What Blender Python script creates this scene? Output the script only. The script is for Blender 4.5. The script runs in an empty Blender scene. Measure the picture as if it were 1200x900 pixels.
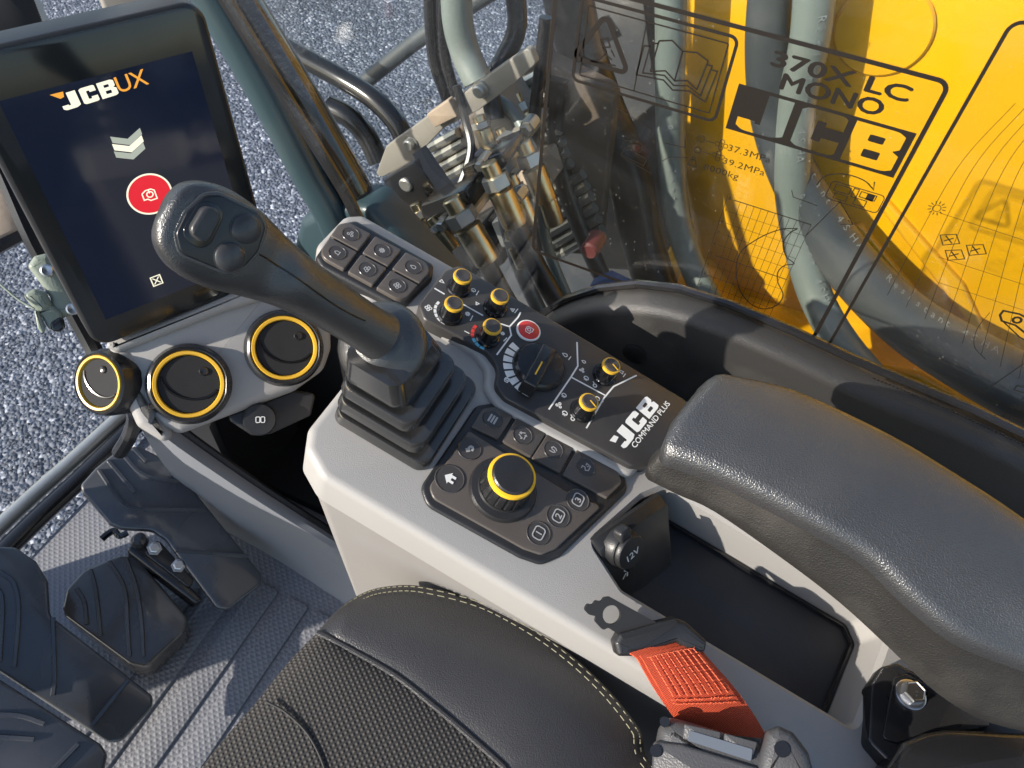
import bpy, bmesh, math, random
import numpy as np
from mathutils import Vector, Matrix
from mathutils.geometry import tessellate_polygon, delaunay_2d_cdt
random.seed(7)
SC = bpy.context.scene
COL = SC.collection

# ------------------------------------------------------------------ camera
FPX = 901.0
A3 = lambda *v: np.array(v, float)
def unit(v):
    v = np.asarray(v, float); return v/np.linalg.norm(v)
_N = unit(A3(-53, 702, FPX)); _H = unit(A3(0, 0, 1)-_N[2]*_N); _R = np.cross(_N, _H)
_a = math.radians(68)
CM = np.outer(A3(math.sin(_a), math.cos(_a), 0), _H)+np.outer(A3(math.cos(_a), -math.sin(_a), 0), _R)+np.outer(A3(0, 0, -1), _N)
CAMP = A3(0, 0, 1.15)
cam = bpy.data.cameras.new('camera'); camo = bpy.data.objects.new('camera', cam); COL.objects.link(camo)
cam.sensor_width = 36; cam.lens = 36*FPX/1200; cam.clip_start = .02; cam.clip_end = 500
_r = CM@np.diag([1, -1, -1])
camo.matrix_world = Matrix(((*_r[0], CAMP[0]), (*_r[1], CAMP[1]), (*_r[2], CAMP[2]), (0, 0, 0, 1)))
SC.camera = camo
cam.dof.use_dof = True; cam.dof.focus_distance = .62; cam.dof.aperture_fstop = 26

# ------------------------------------------------------------------ sky, sun, exposure
SUN_DIR = unit(A3(.67, -.575, -.47))          # the way the light travels
el = math.asin(-SUN_DIR[2]); az = math.atan2(-SUN_DIR[0], -SUN_DIR[1])
W = bpy.data.worlds.new('World'); SC.world = W; W.use_nodes = True
wn = W.node_tree.nodes; bg = wn['Background']
sky = wn.new('ShaderNodeTexSky'); sky.sky_type = 'NISHITA'; sky.sun_disc = False
sky.sun_elevation = el; sky.sun_rotation = az
W.node_tree.links.new(sky.outputs[0], bg.inputs[0]); bg.inputs[1].default_value = .14
sl = bpy.data.lights.new('sun', 'SUN'); sl.energy = 4.3; sl.angle = math.radians(.5); sl.color = (1, .93, .83)
so = bpy.data.objects.new('sun', sl); COL.objects.link(so); so.location = (-3, 3, 4)
so.rotation_euler = Vector(SUN_DIR).to_track_quat('-Z', 'Y').to_euler()
vs = SC.view_settings; vs.view_transform = 'Standard'; vs.look = 'None'; vs.exposure = .82; vs.gamma = 1; vs.use_curve_mapping = False

# ------------------------------------------------------------------ geometry helpers
def ray(x, y): return CM@unit(A3(x-600, y-450, FPX))
def at(x, y, d): return CAMP+ray(x, y)*d
def onpl(x, y, p, n):
    r = ray(x, y); return CAMP+r*(np.dot(np.asarray(p)-CAMP, n)/np.dot(r, n))
def onz(x, y, z): return onpl(x, y, A3(0, 0, z), A3(0, 0, 1))
def onx(x, y, X): return onpl(x, y, A3(X, 0, 0), A3(1, 0, 0))
class Frame:
    def __init__(s, o, ex, ey): s.o = np.asarray(o, float); s.ex = unit(ex); s.ez = unit(np.cross(s.ex, ey)); s.ey = np.cross(s.ez, s.ex)
    def P(s, u, v, w=0): return s.o+s.ex*u+s.ey*v+s.ez*w
    def px(s, x, y, w=0):
        p = onpl(x, y, s.o+s.ez*w, s.ez)-s.o; return (float(p@s.ex), float(p@s.ey))
    def pxs(s, pts, w=0): return [s.px(x, y, w) for x, y in pts]
    def shift(s, u, v, w=0, rot=0):
        c, n = math.cos(rot), math.sin(rot); return Frame(s.P(u, v, w), s.ex*c+s.ey*n, s.ey*c-s.ex*n)
def facing(x, y, d, ang=0, tilt=None):
    """frame at a point in the cab, looking back along the line of sight, optionally re-aimed"""
    o = at(x, y, d); ez = unit(CAMP-o) if tilt is None else unit(tilt)
    r = CM@A3(math.cos(ang), math.sin(ang), 0); ex = unit(r-ez*(r@ez))
    return Frame(o, ex, np.cross(ez, ex))
WLOC = {}
def obj(name, verts, faces, mat, parent=None, smooth=35, mods=()):
    V = np.array([np.asarray(v, float) for v in verts]); c = (V.min(0)+V.max(0))/2
    me = bpy.data.meshes.new(name); me.from_pydata((V-c).tolist(), [], [list(f) for f in faces]); me.update()
    bm = bmesh.new(); bm.from_mesh(me); bmesh.ops.recalc_face_normals(bm, faces=bm.faces); bm.to_mesh(me); bm.free()
    mats = mat if isinstance(mat, (list, tuple)) else [mat]
    for m in mats: me.materials.append(m)
    if smooth:
        me.shade_smooth()
        me.set_sharp_from_angle(angle=math.radians(smooth))
    o = bpy.data.objects.new(name, me); COL.objects.link(o); o.location = c; WLOC[o] = c
    if parent is not None:
        o.parent = parent; o.matrix_parent_inverse = Matrix.Translation(Vector(-WLOC[parent]))
    return o
def tag(o, label, cat, group=None):
    o['label'] = label; o['category'] = cat
    if group: o['group'] = group
    return o
def struct(o): o['kind'] = 'structure'; return o
def stuff(o): o['kind'] = 'stuff'; return o
def thing(name, label, cat, loc, group=None):
    o = bpy.data.objects.new(name, None); COL.objects.link(o); o.location = loc; o.empty_display_size = .02
    WLOC[o] = np.asarray(loc, float); return tag(o, label, cat, group)
class MB:
    """collects several shapes into one mesh"""
    def __init__(s): s.v = []; s.f = []
    def add(s, vf):
        n = len(s.v); s.v += list(vf[0]); s.f += [[i+n for i in f] for f in vf[1]]; return s
    def obj(s, name, mat, parent=None, smooth=35): return obj(name, s.v, s.f, mat, parent, smooth)
def area(p): return sum(p[i][0]*p[(i+1) % len(p)][1]-p[(i+1) % len(p)][0]*p[i][1] for i in range(len(p)))/2
def rpoly(pts, r, n=6):
    """polygon with rounded corners"""
    pts = [A3(*p) for p in pts]
    if area(pts) < 0: pts = pts[::-1]; r = r[::-1] if isinstance(r, (list, tuple)) else r
    out = []
    for i, p in enumerate(pts):
        a, b = pts[i-1], pts[(i+1) % len(pts)]
        ri = r[i] if isinstance(r, (list, tuple)) else r
        u, v = a-p, b-p; lu, lv = np.linalg.norm(u), np.linalg.norm(v); u /= lu; v /= lv
        t = math.acos(max(-1, min(1, float(u@v))))
        if ri <= 0 or t > 3.05: out.append(tuple(p)); continue
        d = min(ri/math.tan(t/2), .48*lu, .48*lv); rr = d*math.tan(t/2)
        c = p+unit(u+v)*(rr/math.sin(t/2)); s, e = p+u*d-c, p+v*d-c
        a0 = math.atan2(s[1], s[0]); da = (math.atan2(e[1], e[0])-a0+math.pi) % (2*math.pi)-math.pi
        for k in range(n+1):
            q = a0+da*k/n; out.append((c[0]+rr*math.cos(q), c[1]+rr*math.sin(q)))
    return out
def rect(u0, v0, u1, v1, r=0, n=5):
    p = [(u0, v0), (u1, v0), (u1, v1), (u0, v1)]
    return rpoly(p, r, n) if r else p
def circ(u, v, r, n=24): return [(u+r*math.cos(2*math.pi*k/n), v+r*math.sin(2*math.pi*k/n)) for k in range(n)]
def inset(p, d):
    out = []; n = len(p)
    for i in range(n):
        a, b, c = A3(*p[i-1]), A3(*p[i]), A3(*p[(i+1) % n])
        e1, e2 = b-a, c-b
        l1, l2 = np.linalg.norm(e1), np.linalg.norm(e2)
        e1 = e1/l1 if l1 > 1e-9 else e2/l2
        e2 = e2/l2 if l2 > 1e-9 else e1
        n1, n2 = A3(-e1[1], e1[0]), A3(-e2[1], e2[0]); m = n1+n2; k = m@m
        out.append(tuple(b+m*(2*d/max(k, .6))))
    return out
def slab(fr, outl, w0, w1, bev=0, seg=3, dome=0):
    """solid plate: outline (u, v) in a frame, from height w0 to w1, with a rounded upper edge"""
    if area(outl) < 0: outl = outl[::-1]
    loops = [(outl, w0)]
    if bev > 0:
        for k in range(seg+1):
            a = math.pi/2*k/seg; loops.append((inset(outl, bev*(1-math.cos(a))), w1-bev+bev*math.sin(a)))
    else: loops.append((outl, w1))
    V = []; F = []; n = len(outl)
    for p, w in loops: V += [fr.P(u, v, w) for u, v in p]
    for k in range(len(loops)-1):
        for i in range(n): F.append([k*n+i, k*n+(i+1) % n, (k+1)*n+(i+1) % n, (k+1)*n+i])
    F.append(list(range(n))[::-1])
    top = len(loops)-1
    if dome:
        p = loops[-1][0]; c = np.mean(np.array(p), 0); m = 4; base = top*n
        for k in range(1, m):
            t = k/m; V += [fr.P(c[0]+(q[0]-c[0])*(1-t), c[1]+(q[1]-c[1])*(1-t), w1+dome*(1-(1-t)**2)) for q in p]
            for i in range(n): F.append([base+i, base+(i+1) % n, len(V)-n+(i+1) % n, len(V)-n+i])
            base = len(V)-n
        V.append(fr.P(c[0], c[1], w1+dome))
        for i in range(n): F.append([base+i, base+(i+1) % n, len(V)-1])
    else: F.append([top*n+i for i in range(n)])
    return V, F
def flat(fr, loops, w, th=0):
    """flat print: polygon with holes"""
    P, T = fill(loops); return [fr.P(u, v, w) for u, v in P], T
def fill(loops):
    """triangles of the even-odd area between closed outlines"""
    pts = []; ed = []
    for l in loops:
        k = len(pts); pts += [Vector((u*100, v*100)) for u, v in l]; ed += [(k+i, k+(i+1) % len(l)) for i in range(len(l))]
    vc, _, fc = delaunay_2d_cdt(pts, ed, [], 0, 1e-6)[:3]
    def inside(x, y):
        c = False
        for l in loops:
            for i in range(len(l)):
                (ax, ay), (bx, by) = l[i-1], l[i]
                if (ay > y) != (by > y) and x < (bx-ax)*(y-ay)/(by-ay)+ax: c = not c
        return c
    P = [(v.x/100, v.y/100) for v in vc]; T = []
    for f in fc:
        x = sum(P[i][0] for i in f)/len(f); y = sum(P[i][1] for i in f)/len(f)
        if inside(x, y): T.append(list(f))
    return P, T
def plate_holes(fr, outer, holes, w0, w1):
    """plate with real openings"""
    loops = [outer]+holes; pts = [p for l in loops for p in l]; n = len(pts)
    V = [fr.P(u, v, w1) for u, v in pts]+[fr.P(u, v, w0) for u, v in pts]
    FP, FT = fill(loops); b0 = len(V); V += [fr.P(u, v, w1) for u, v in FP]; b1 = len(V); V += [fr.P(u, v, w0) for u, v in FP]
    F = [[i+b0 for i in t] for t in FT]+[[i+b1 for i in t][::-1] for t in FT]
    k = 0
    for l in loops:
        m = len(l)
        for i in range(m): F.append([k+i, k+(i+1) % m, n+k+(i+1) % m, n+k+i])
        k += m
    return V, F
def lathe(fr, prof, seg=32, mod=None, cap=True, a0=0, a1=2*math.pi):
    V = []; F = []; full = abs(a1-a0-2*math.pi) < 1e-6; m = seg if full else seg+1
    for r, w in prof:
        for k in range(m):
            t = a0+(a1-a0)*k/seg; q = r*(mod(t, w) if mod else 1); V.append(fr.P(q*math.cos(t), q*math.sin(t), w))
    for j in range(len(prof)-1):
        for k in range(seg): F.append([j*m+k, j*m+(k+1) % m, (j+1)*m+(k+1) % m, (j+1)*m+k])
    if cap and full:
        if prof[0][0] > 1e-6: F.append(list(range(m))[::-1])
        if prof[-1][0] > 1e-6: F.append([(len(prof)-1)*m+k for k in range(m)])
    return V, F
def smoothpath(pts, n=8):
    P = [np.asarray(p, float) for p in pts]; P = [2*P[0]-P[1]]+P+[2*P[-1]-P[-2]]; out = []
    for i in range(1, len(P)-2):
        for k in range(n):
            t = k/n; a, b, c, d = P[i-1:i+3]
            out.append(.5*((2*b)+(c-a)*t+(2*a-5*b+4*c-d)*t*t+(3*b-a-3*c+d)*t**3))
    out.append(P[-2]); return out
def tube(pts, r, seg=12, n=8, wave=None):
    P = smoothpath(pts, n) if n > 1 else [np.asarray(p, float) for p in pts]
    m = len(P); T = [unit(P[min(i+1, m-1)]-P[max(i-1, 0)]) for i in range(m)]
    up = unit(np.cross(T[0], A3(.31, .2, .93))); V = []; F = []
    for i in range(m):
        up = unit(up-T[i]*(up@T[i])); b = np.cross(T[i], up)
        rr = r[0]+(r[1]-r[0])*i/(m-1) if isinstance(r, tuple) else r
        for k in range(seg):
            a = 2*math.pi*k/seg; V.append(P[i]+(up*math.cos(a)+b*math.sin(a))*rr)
    for i in range(m-1):
        for k in range(seg): F.append([i*seg+k, i*seg+(k+1) % seg, (i+1)*seg+(k+1) % seg, (i+1)*seg+k])
    F.append(list(range(seg))[::-1]); F.append([(m-1)*seg+k for k in range(seg)])
    return V, F
def loft(loops, cap0=True, cap1=True, closed=True):
    n = len(loops[0]); V = [p for l in loops for p in l]; F = []
    for j in range(len(loops)-1):
        for k in range(n if closed else n-1): F.append([j*n+k, j*n+(k+1) % n, (j+1)*n+(k+1) % n, (j+1)*n+k])
    if cap0: F.append(list(range(n))[::-1])
    if cap1: F.append([(len(loops)-1)*n+k for k in range(n)])
    return V, F
def stroke(fr, pts, wd, w, th=.0003, closed=False):
    """printed line of a given width along (u, v) points"""
    P = [A3(*p) for p in pts]; n = len(P); L = []; Rr = []
    for i in range(n):
        a = P[i-1] if (i > 0 or closed) else P[i]; b = P[(i+1) % n] if (i < n-1 or closed) else P[i]
        e1 = P[i]-a; e2 = b-P[i]
        e1 = unit(e1) if np.linalg.norm(e1) > 1e-9 else unit(e2); e2 = unit(e2) if np.linalg.norm(e2) > 1e-9 else e1
        m = A3(-e1[1], e1[0])+A3(-e2[1], e2[0]); m = m*(2/max(m@m, .8))*wd/2
        L.append(P[i]+m); Rr.append(P[i]-m)
    V = [fr.P(p[0], p[1], w) for p in L]+[fr.P(p[0], p[1], w) for p in Rr]; F = []
    for i in range(n if closed else n-1):
        j = (i+1) % n; F.append([i, j, n+j, n+i])
    return V, F
def text(fr, s, size, w, xs=1, bold=0, sp=1, align='LEFT', shear=0, res=3):
    cu = bpy.data.curves.new('t', 'FONT'); cu.body = s; cu.size = 1; cu.space_character = sp; cu.align_x = align; cu.shear = shear; cu.resolution_u = res
    o = bpy.data.objects.new('t', cu); COL.objects.link(o); bpy.context.view_layer.update()
    me = bpy.data.meshes.new_from_object(o.evaluated_get(bpy.context.evaluated_depsgraph_get()))
    V = []; F = []
    for k, (du, dv) in enumerate(((0, 0), (1, 0), (-1, 0), (0, 1), (0, -1)) if bold else ((0, 0),)):
        n = len(V); V += [fr.P((v.co.x+du*bold)*size*xs, (v.co.y+dv*bold)*size, w+k*.00004) for v in me.vertices]; F += [[i+n for i in p.vertices] for p in me.polygons]
    bpy.data.objects.remove(o); bpy.data.curves.remove(cu); bpy.data.meshes.remove(me)
    return V, F
def text_fit(fr, s, u0, u1, v, cap, w, bold=.03):
    V, F = text(fr.shift(u0, v), s, cap/.72, w, 1, bold); us = [float((p-fr.o)@fr.ex) for p in V]; k = (u1-u0)/(max(us)-min(us))
    return text(fr.shift(u0-(min(us)-u0)*k, v), s, cap/.72, w, k, bold)
def logo_loops(x0, h, w, sh=.18):
    """heavy three-letter mark as outlines: list of (outer, holes)"""
    def T(pts): return [(x0+p[0]*w+sh*p[1]*h*.0, p[1]*h) for p in pts]
    J = rpoly([(.13, 1), (.30, 1), (.30, .10), (.22, 0), (.02, 0), (-.03, .10), (-.03, .30), (.09, .30), (.09, .24), (.13, .24)], [0, 0, .06, .06, .05, .05, 0, 0, 0, 0], 4)
    J = [(a, b) for a, b in J]
    Cc = rpoly([(.40, 1), (.64, 1), (.66, .93), (.66, .64), (.54, .64), (.54, .75), (.48, .75), (.48, .25), (.54, .25), (.54, .36), (.66, .36), (.66, .07), (.64, 0), (.40, 0), (.36, .08), (.36, .92)], [.05, .05, .02, 0, 0, .02, .04, .04, .02, 0, 0, .02, .05, .05, .04, .04], 3)
    B = rpoly([(.71, 1), (.98, 1), (1.03, .92), (1.03, .60), (.99, .52), (1.04, .44), (1.04, .08), (.99, 0), (.71, 0)], [0, .05, .05, .03, .03, .03, .05, .05, 0], 3)
    h1 = rpoly([(.82, .78), (.92, .78), (.92, .61), (.82, .61)], .02, 3); h2 = rpoly([(.82, .41), (.93, .41), (.93, .21), (.82, .21)], .02, 3)
    return [(T(J), []), (T(Cc), []), (T(B), [T(h1), T(h2)])]
def logo(fr, h, w, wz):
    m = MB()
    for o, hs in logo_loops(0, h, w): m.add(flat(fr, [o]+hs, wz))
    return m

# ------------------------------------------------------------------ materials
def mat(name, col, rough=.5, bump=0, bscale=400, kind='noise', metal=0, var=0, vscale=30, spec=.5, emit=None, coat=0, dust=0, rvar=0, sheen=0):
    m = bpy.data.materials.new(name); m.use_nodes = True; t = m.node_tree; N = t.nodes; L = t.links; b = N['Principled BSDF']
    c = (*col, 1); b.inputs['Base Color'].default_value = c; b.inputs['Roughness'].default_value = rough; b.inputs['Metallic'].default_value = metal
    b.inputs['Specular IOR Level'].default_value = spec; b.inputs['Coat Weight'].default_value = coat; b.inputs['Coat Roughness'].default_value = .1
    if sheen: b.inputs['Sheen Weight'].default_value = sheen
    tc = N.new('ShaderNodeTexCoord')
    def noise(sc, det=3):
        n = N.new('ShaderNodeTexNoise'); n.inputs['Scale'].default_value = sc; n.inputs['Detail'].default_value = det; L.new(tc.outputs['Object'], n.inputs['Vector']); return n
    cur = None
    if var:
        n = noise(vscale, 4); mx = N.new('ShaderNodeMix'); mx.data_type = 'RGBA'
        mx.inputs[6].default_value = (*[x*(1-var) for x in col], 1); mx.inputs[7].default_value = (*[min(1, x*(1+var)) for x in col], 1)
        L.new(n.outputs[0], mx.inputs[0]); cur = mx.outputs[2]
    if dust:
        n = noise(9, 5); v = N.new('ShaderNodeTexVoronoi'); v.inputs['Scale'].default_value = 260; L.new(tc.outputs['Object'], v.inputs['Vector'])
        r1 = N.new('ShaderNodeMapRange'); r1.inputs[1].default_value = .10; r1.inputs[2].default_value = .04; L.new(v.outputs['Distance'], r1.inputs[0])
        r2 = N.new('ShaderNodeMapRange'); r2.inputs[1].default_value = .5; r2.inputs[2].default_value = .75; L.new(n.outputs[0], r2.inputs[0])
        s = N.new('ShaderNodeMath'); s.operation = 'MULTIPLY_ADD'; L.new(r1.outputs[0], s.inputs[0]); s.inputs[1].default_value = .6
        L.new(r2.outputs[0], s.inputs[2]); k = N.new('ShaderNodeMath'); k.operation = 'MULTIPLY'; k.inputs[1].default_value = dust; k.use_clamp = True; L.new(s.outputs[0], k.inputs[0])
        mx = N.new('ShaderNodeMix'); mx.data_type = 'RGBA'; mx.inputs[7].default_value = (.42, .38, .33, 1)
        if cur: L.new(cur, mx.inputs[6])
        else: mx.inputs[6].default_value = c
        L.new(k.outputs[0], mx.inputs[0]); cur = mx.outputs[2]
    if cur: L.new(cur, b.inputs['Base Color'])
    if rvar:
        n = noise(14, 5); r = N.new('ShaderNodeMapRange'); r.inputs[3].default_value = max(.03, rough-rvar); r.inputs[4].default_value = rough+rvar
        r.inputs[1].default_value = .3; r.inputs[2].default_value = .7
        L.new(n.outputs[0], r.inputs[0]); L.new(r.outputs[0], b.inputs['Roughness'])
    if bump:
        bp = N.new('ShaderNodeBump'); bp.inputs['Strength'].default_value = bump; bp.inputs['Distance'].default_value = .001
        if kind == 'noise': h = noise(bscale, 3).outputs[0]
        elif kind == 'grain':
            v = N.new('ShaderNodeTexVoronoi'); v.inputs['Scale'].default_value = bscale; v.feature = 'SMOOTH_F1'; L.new(tc.outputs['Object'], v.inputs['Vector']); h = v.outputs['Distance']
        elif kind == 'weave':
            mp = N.new('ShaderNodeMapping'); mp.inputs['Rotation'].default_value = (0, 0, .6); L.new(tc.outputs['Object'], mp.inputs[0])
            w1 = N.new('ShaderNodeTexWave'); w1.inputs['Scale'].default_value = bscale; w1.bands_direction = 'X'; L.new(mp.outputs[0], w1.inputs[0])
            w2 = N.new('ShaderNodeTexWave'); w2.inputs['Scale'].default_value = bscale; w2.bands_direction = 'Y'; L.new(mp.outputs[0], w2.inputs[0])
            a = N.new('ShaderNodeMath'); a.operation = 'MULTIPLY'; L.new(w1.outputs[1], a.inputs[0]); L.new(w2.outputs[1], a.inputs[1]); h = a.outputs[0]
            mx = N.new('ShaderNodeMix'); mx.data_type = 'RGBA'; mx.inputs[6].default_value = (*[x*.35 for x in col], 1); mx.inputs[7].default_value = (*[x*1.5 for x in col], 1)
            L.new(h, mx.inputs[0]); L.new(mx.outputs[2], b.inputs['Base Color'])
        L.new(h, bp.inputs['Height']); L.new(bp.outputs[0], b.inputs['Normal'])
    if emit: b.inputs['Emission Color'].default_value = (*emit[0], 1); b.inputs['Emission Strength'].default_value = emit[1]
    return m
M = {}
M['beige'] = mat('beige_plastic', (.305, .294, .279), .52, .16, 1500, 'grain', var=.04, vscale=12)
M['beige_shade'] = mat('beige_plastic_shade', (.215, .204, .192), .6, .13, 1500, 'grain', var=.05)  # beige darkened for the lower shell; the side's weaker light is in the colour
M['black'] = mat('black_plastic', (.016, .016, .017), .38, .12, 900, 'grain', dust=.05)
M['satin'] = mat('satin_black', (.014, .014, .015), .22, 0, dust=.04, rvar=.08)
M['panel'] = mat('switch_panel_film', (.032, .030, .029), .32, .06, 1500, 'noise', dust=.06, rvar=.06)
M['key'] = mat('brown_grey_key', (.082, .070, .061), .32, .05, 1500, 'noise', dust=.06)
M['dimple'] = mat('key_dimple', (.050, .045, .042), .22)
M['gloss'] = mat('gloss_black', (.008, .008, .009), .14)
M['panelblack'] = mat('plate_black', (.006, .006, .007), .3, dust=.02)
M['rocker'] = mat('rocker_grey', (.035, .035, .036), .35)
M['dullred'] = mat('dull_red', (.14, .03, .03), .5, dust=.2)
M['rubber'] = mat('rubber_boot', (.022, .022, .022), .26, .05, 1400, 'grain', dust=.05, coat=.8)
M['grip'] = mat('grip_grain', (.022, .022, .022), .30, .32, 1600, 'grain', var=.15, vscale=60, spec=1.0)
M['armpad'] = mat('armrest_leathergrain', (.031, .032, .034), .33, .5, 1000, 'grain', var=.12, vscale=40, dust=.03, spec=.95)
M['armside'] = mat('armrest_skirt', (.014, .013, .012), .55, .4, 900, 'grain', dust=.10)
M['trim'] = mat('window_trim_vinyl', (.029, .028, .027), .46, .4, 1300, 'grain', dust=.12)
M['leather'] = mat('seat_leather', (.032, .031, .032), .36, .30, 1000, 'grain', var=.2, vscale=14, rvar=.06)
M['weave'] = mat('seat_mesh_fabric', (.050, .045, .041), .85, 1.0, 88, 'weave')
M['yellow'] = mat('yellow_ring', (.78, .45, .02), .38, .05, 900)
M['gold'] = mat('gold_ring', (.62, .36, .03), .36, .05, 900)
M['white'] = mat('white_print', (.72, .72, .70), .5)
M['icon'] = mat('grey_icon_print', (.36, .36, .36), .5)
M['red'] = mat('red_button', (.52, .03, .025), .35)
M['redprint'] = mat('red_print', (.6, .04, .03), .5)
M['blueprint'] = mat('blue_print', (.12, .45, .6), .5)
M['orange'] = mat('orange_webbing', (.80, .105, .035), .75, .4, 330, 'weave')
M['orange2'] = mat('orange_stitching', (.80, .15, .06), .8)
M['retract'] = mat('grey_retractor', (.050, .050, .053), .42, .2, 900, 'grain', dust=.06)
M['retract_l'] = mat('retractor_label', (.06, .075, .10), .65)
M['steel'] = mat('zinc_bolt', (.55, .55, .55), .32, .15, 300, metal=1)
M['floor'] = mat('floor_mat', (.17, .173, .19), .5, .0, 1, dust=.10)
M['traym'] = mat('tray_mat', (.020, .022, .028), .62, .35, 1200, 'noise', dust=.05)
M['pedal'] = mat('pedal_rubber', (.046, .050, .058), .27, .04, 500, 'noise', dust=.10, rvar=.08, coat=.7)
M['pedalb'] = mat('brown_pedal_rubber', (.056, .048, .042), .28, .05, 500, 'noise', dust=.15, rvar=.08, coat=.7)
M['bluegrey'] = mat('kick_panel', (.20, .21, .23), .5, .2, 800, 'grain')
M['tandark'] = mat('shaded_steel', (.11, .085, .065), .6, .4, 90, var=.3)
M['flap'] = mat('vent_flap', (.022, .022, .023), .7, .1, 900, 'grain', spec=.15)
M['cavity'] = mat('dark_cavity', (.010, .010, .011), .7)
M['sage'] = mat('sage_plastic', (.22, .25, .20), .45, .15, 500, 'grain', var=.08)
M['screen'] = mat('screen_glass', (.004, .005, .008), .10, emit=((.002, .004, .011), 1.0), rvar=.05, dust=.02)
M['bezel'] = mat('bezel_glass', (.014, .016, .017), .13, rvar=.05, dust=.03)
M['e_white'] = mat('screen_cream', (.1, .1, .1), .3, emit=((1, .95, .72), .62))
M['e_grey'] = mat('screen_grey', (.1, .1, .1), .3, emit=((.5, .55, .45), .45))
M['e_orange'] = mat('screen_orange', (.1, .05, .01), .3, emit=((1, .42, .05), .55))
M['e_red'] = mat('screen_red', (.1, .01, .01), .3, emit=((.8, .01, .03), .55))
M['ink'] = mat('decal_ink', (.009, .006, .004), .5)
M['pillar'] = mat('pillar_gloss', (.014, .011, .010), .10, coat=.5, dust=.03)
M['pillar2'] = mat('teal_seal', (.030, .055, .065), .35, dust=.04)
M['boom'] = mat('yellow_boom_paint', (.80, .40, .003), .28, .05, 45, coat=.3, var=.08, vscale=5, dust=.05, rvar=.08)
M['hose'] = mat('hydraulic_hose', (.16, .19, .175), .40, .3, 220, 'noise', dust=.12, spec=.8)
M['hose2'] = mat('dark_hose', (.012, .012, .013), .34, .2, 500, dust=.03)
M['hose3'] = mat('blue_grey_hose', (.042, .050, .056), .42, .3, 220, 'noise', dust=.12, spec=.8)
M['chassis'] = mat('chassis_blue_grey', (.050, .056, .066), .5, .2, 60, dust=.15)
M['hoseprint'] = mat('hose_lettering', (.22, .24, .24), .6)
M['brass'] = mat('zinc_brass_fitting', (.62, .50, .30), .3, .2, 120, metal=1, var=.15)
M['zinc'] = mat('grey_zinc', (.48, .47, .43), .38, .2, 120, metal=.8, var=.15)
M['bracket'] = mat('bracket_paint', (.24, .22, .19), .4, .1, 100, dust=.15)
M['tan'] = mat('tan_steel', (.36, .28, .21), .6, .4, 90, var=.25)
M['blackp'] = mat('black_paint', (.012, .012, .013), .22, coat=.3, dust=.04)
M['roof'] = mat('cab_lining', (.22, .21, .20), .8)
M['stitch'] = mat('pale_stitch', (.21, .195, .125), .7)
M['bluep'] = mat('blue_paint', (.05, .12, .32), .4)

def floor_material():
    m = M['floor']; t = m.node_tree; N = t.nodes; L = t.links; b = N['Principled BSDF']
    tc = N.new('ShaderNodeTexCoord'); mp = N.new('ShaderNodeMapping'); mp.inputs['Rotation'].default_value = (0, 0, math.radians(45)); L.new(tc.outputs['Object'], mp.inputs[0])
    ws = []
    for d in 'XY':
        w = N.new('ShaderNodeTexWave'); w.inputs['Scale'].default_value = 42; w.bands_direction = d; L.new(mp.outputs[0], w.inputs[0]); ws.append(w)
    mx = N.new('ShaderNodeMath'); mx.operation = 'MAXIMUM'; L.new(ws[0].outputs[1], mx.inputs[0]); L.new(ws[1].outputs[1], mx.inputs[1])
    bp = N.new('ShaderNodeBump'); bp.inputs['Strength'].default_value = .7; bp.inputs['Distance'].default_value = .001
    L.new(mx.outputs[0], bp.inputs['Height']); L.new(bp.outputs[0], b.inputs['Normal'])
floor_material()

def ground_material():
    m = bpy.data.materials.new('chip_asphalt'); m.use_nodes = True; t = m.node_tree; N = t.nodes; L = t.links; b = N['Principled BSDF']
    tc = N.new('ShaderNodeTexCoord')
    v = N.new('ShaderNodeTexVoronoi'); v.inputs['Scale'].default_value = 62; L.new(tc.outputs['Object'], v.inputs[0])
    n = N.new('ShaderNodeTexNoise'); n.inputs['Scale'].default_value = 2.2; n.inputs['Detail'].default_value = 8; L.new(tc.outputs['Object'], n.inputs[0])
    sp = N.new('ShaderNodeSeparateColor'); L.new(v.outputs['Color'], sp.inputs[0])
    r = N.new('ShaderNodeValToRGB'); e = r.color_ramp.elements; e[0].color = (.040, .048, .066, 1); e[1].color = (.42, .44, .48, 1); e[1].position = 1
    e2 = r.color_ramp.elements.new(.55); e2.color = (.100, .114, .142, 1)
    e3 = r.color_ramp.elements.new(.85); e3.color = (.165, .180, .215, 1)
    L.new(sp.outputs[0], r.inputs[0])
    mx = N.new('ShaderNodeMix'); mx.data_type = 'RGBA'; mx.blend_type = 'MULTIPLY'; mx.inputs[0].default_value = .75; L.new(r.outputs[0], mx.inputs[6])
    n2 = N.new('ShaderNodeTexNoise'); n2.inputs['Scale'].default_value = .9; n2.inputs['Detail'].default_value = 6; L.new(tc.outputs['Object'], n2.inputs[0])
    ad = N.new('ShaderNodeMath'); ad.operation = 'ADD'; L.new(n.outputs[0], ad.inputs[0]); L.new(n2.outputs[0], ad.inputs[1]); L.new(ad.outputs[0], mx.inputs[7])
    L.new(mx.outputs[2], b.inputs['Base Color']); b.inputs['Roughness'].default_value = .7
    bp = N.new('ShaderNodeBump'); bp.inputs['Strength'].default_value = .9; bp.inputs['Distance'].default_value = .012; bp.invert = True
    L.new(v.outputs['Distance'], bp.inputs['Height']); L.new(bp.outputs[0], b.inputs['Normal'])
    return m
M['ground'] = ground_material()

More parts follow.
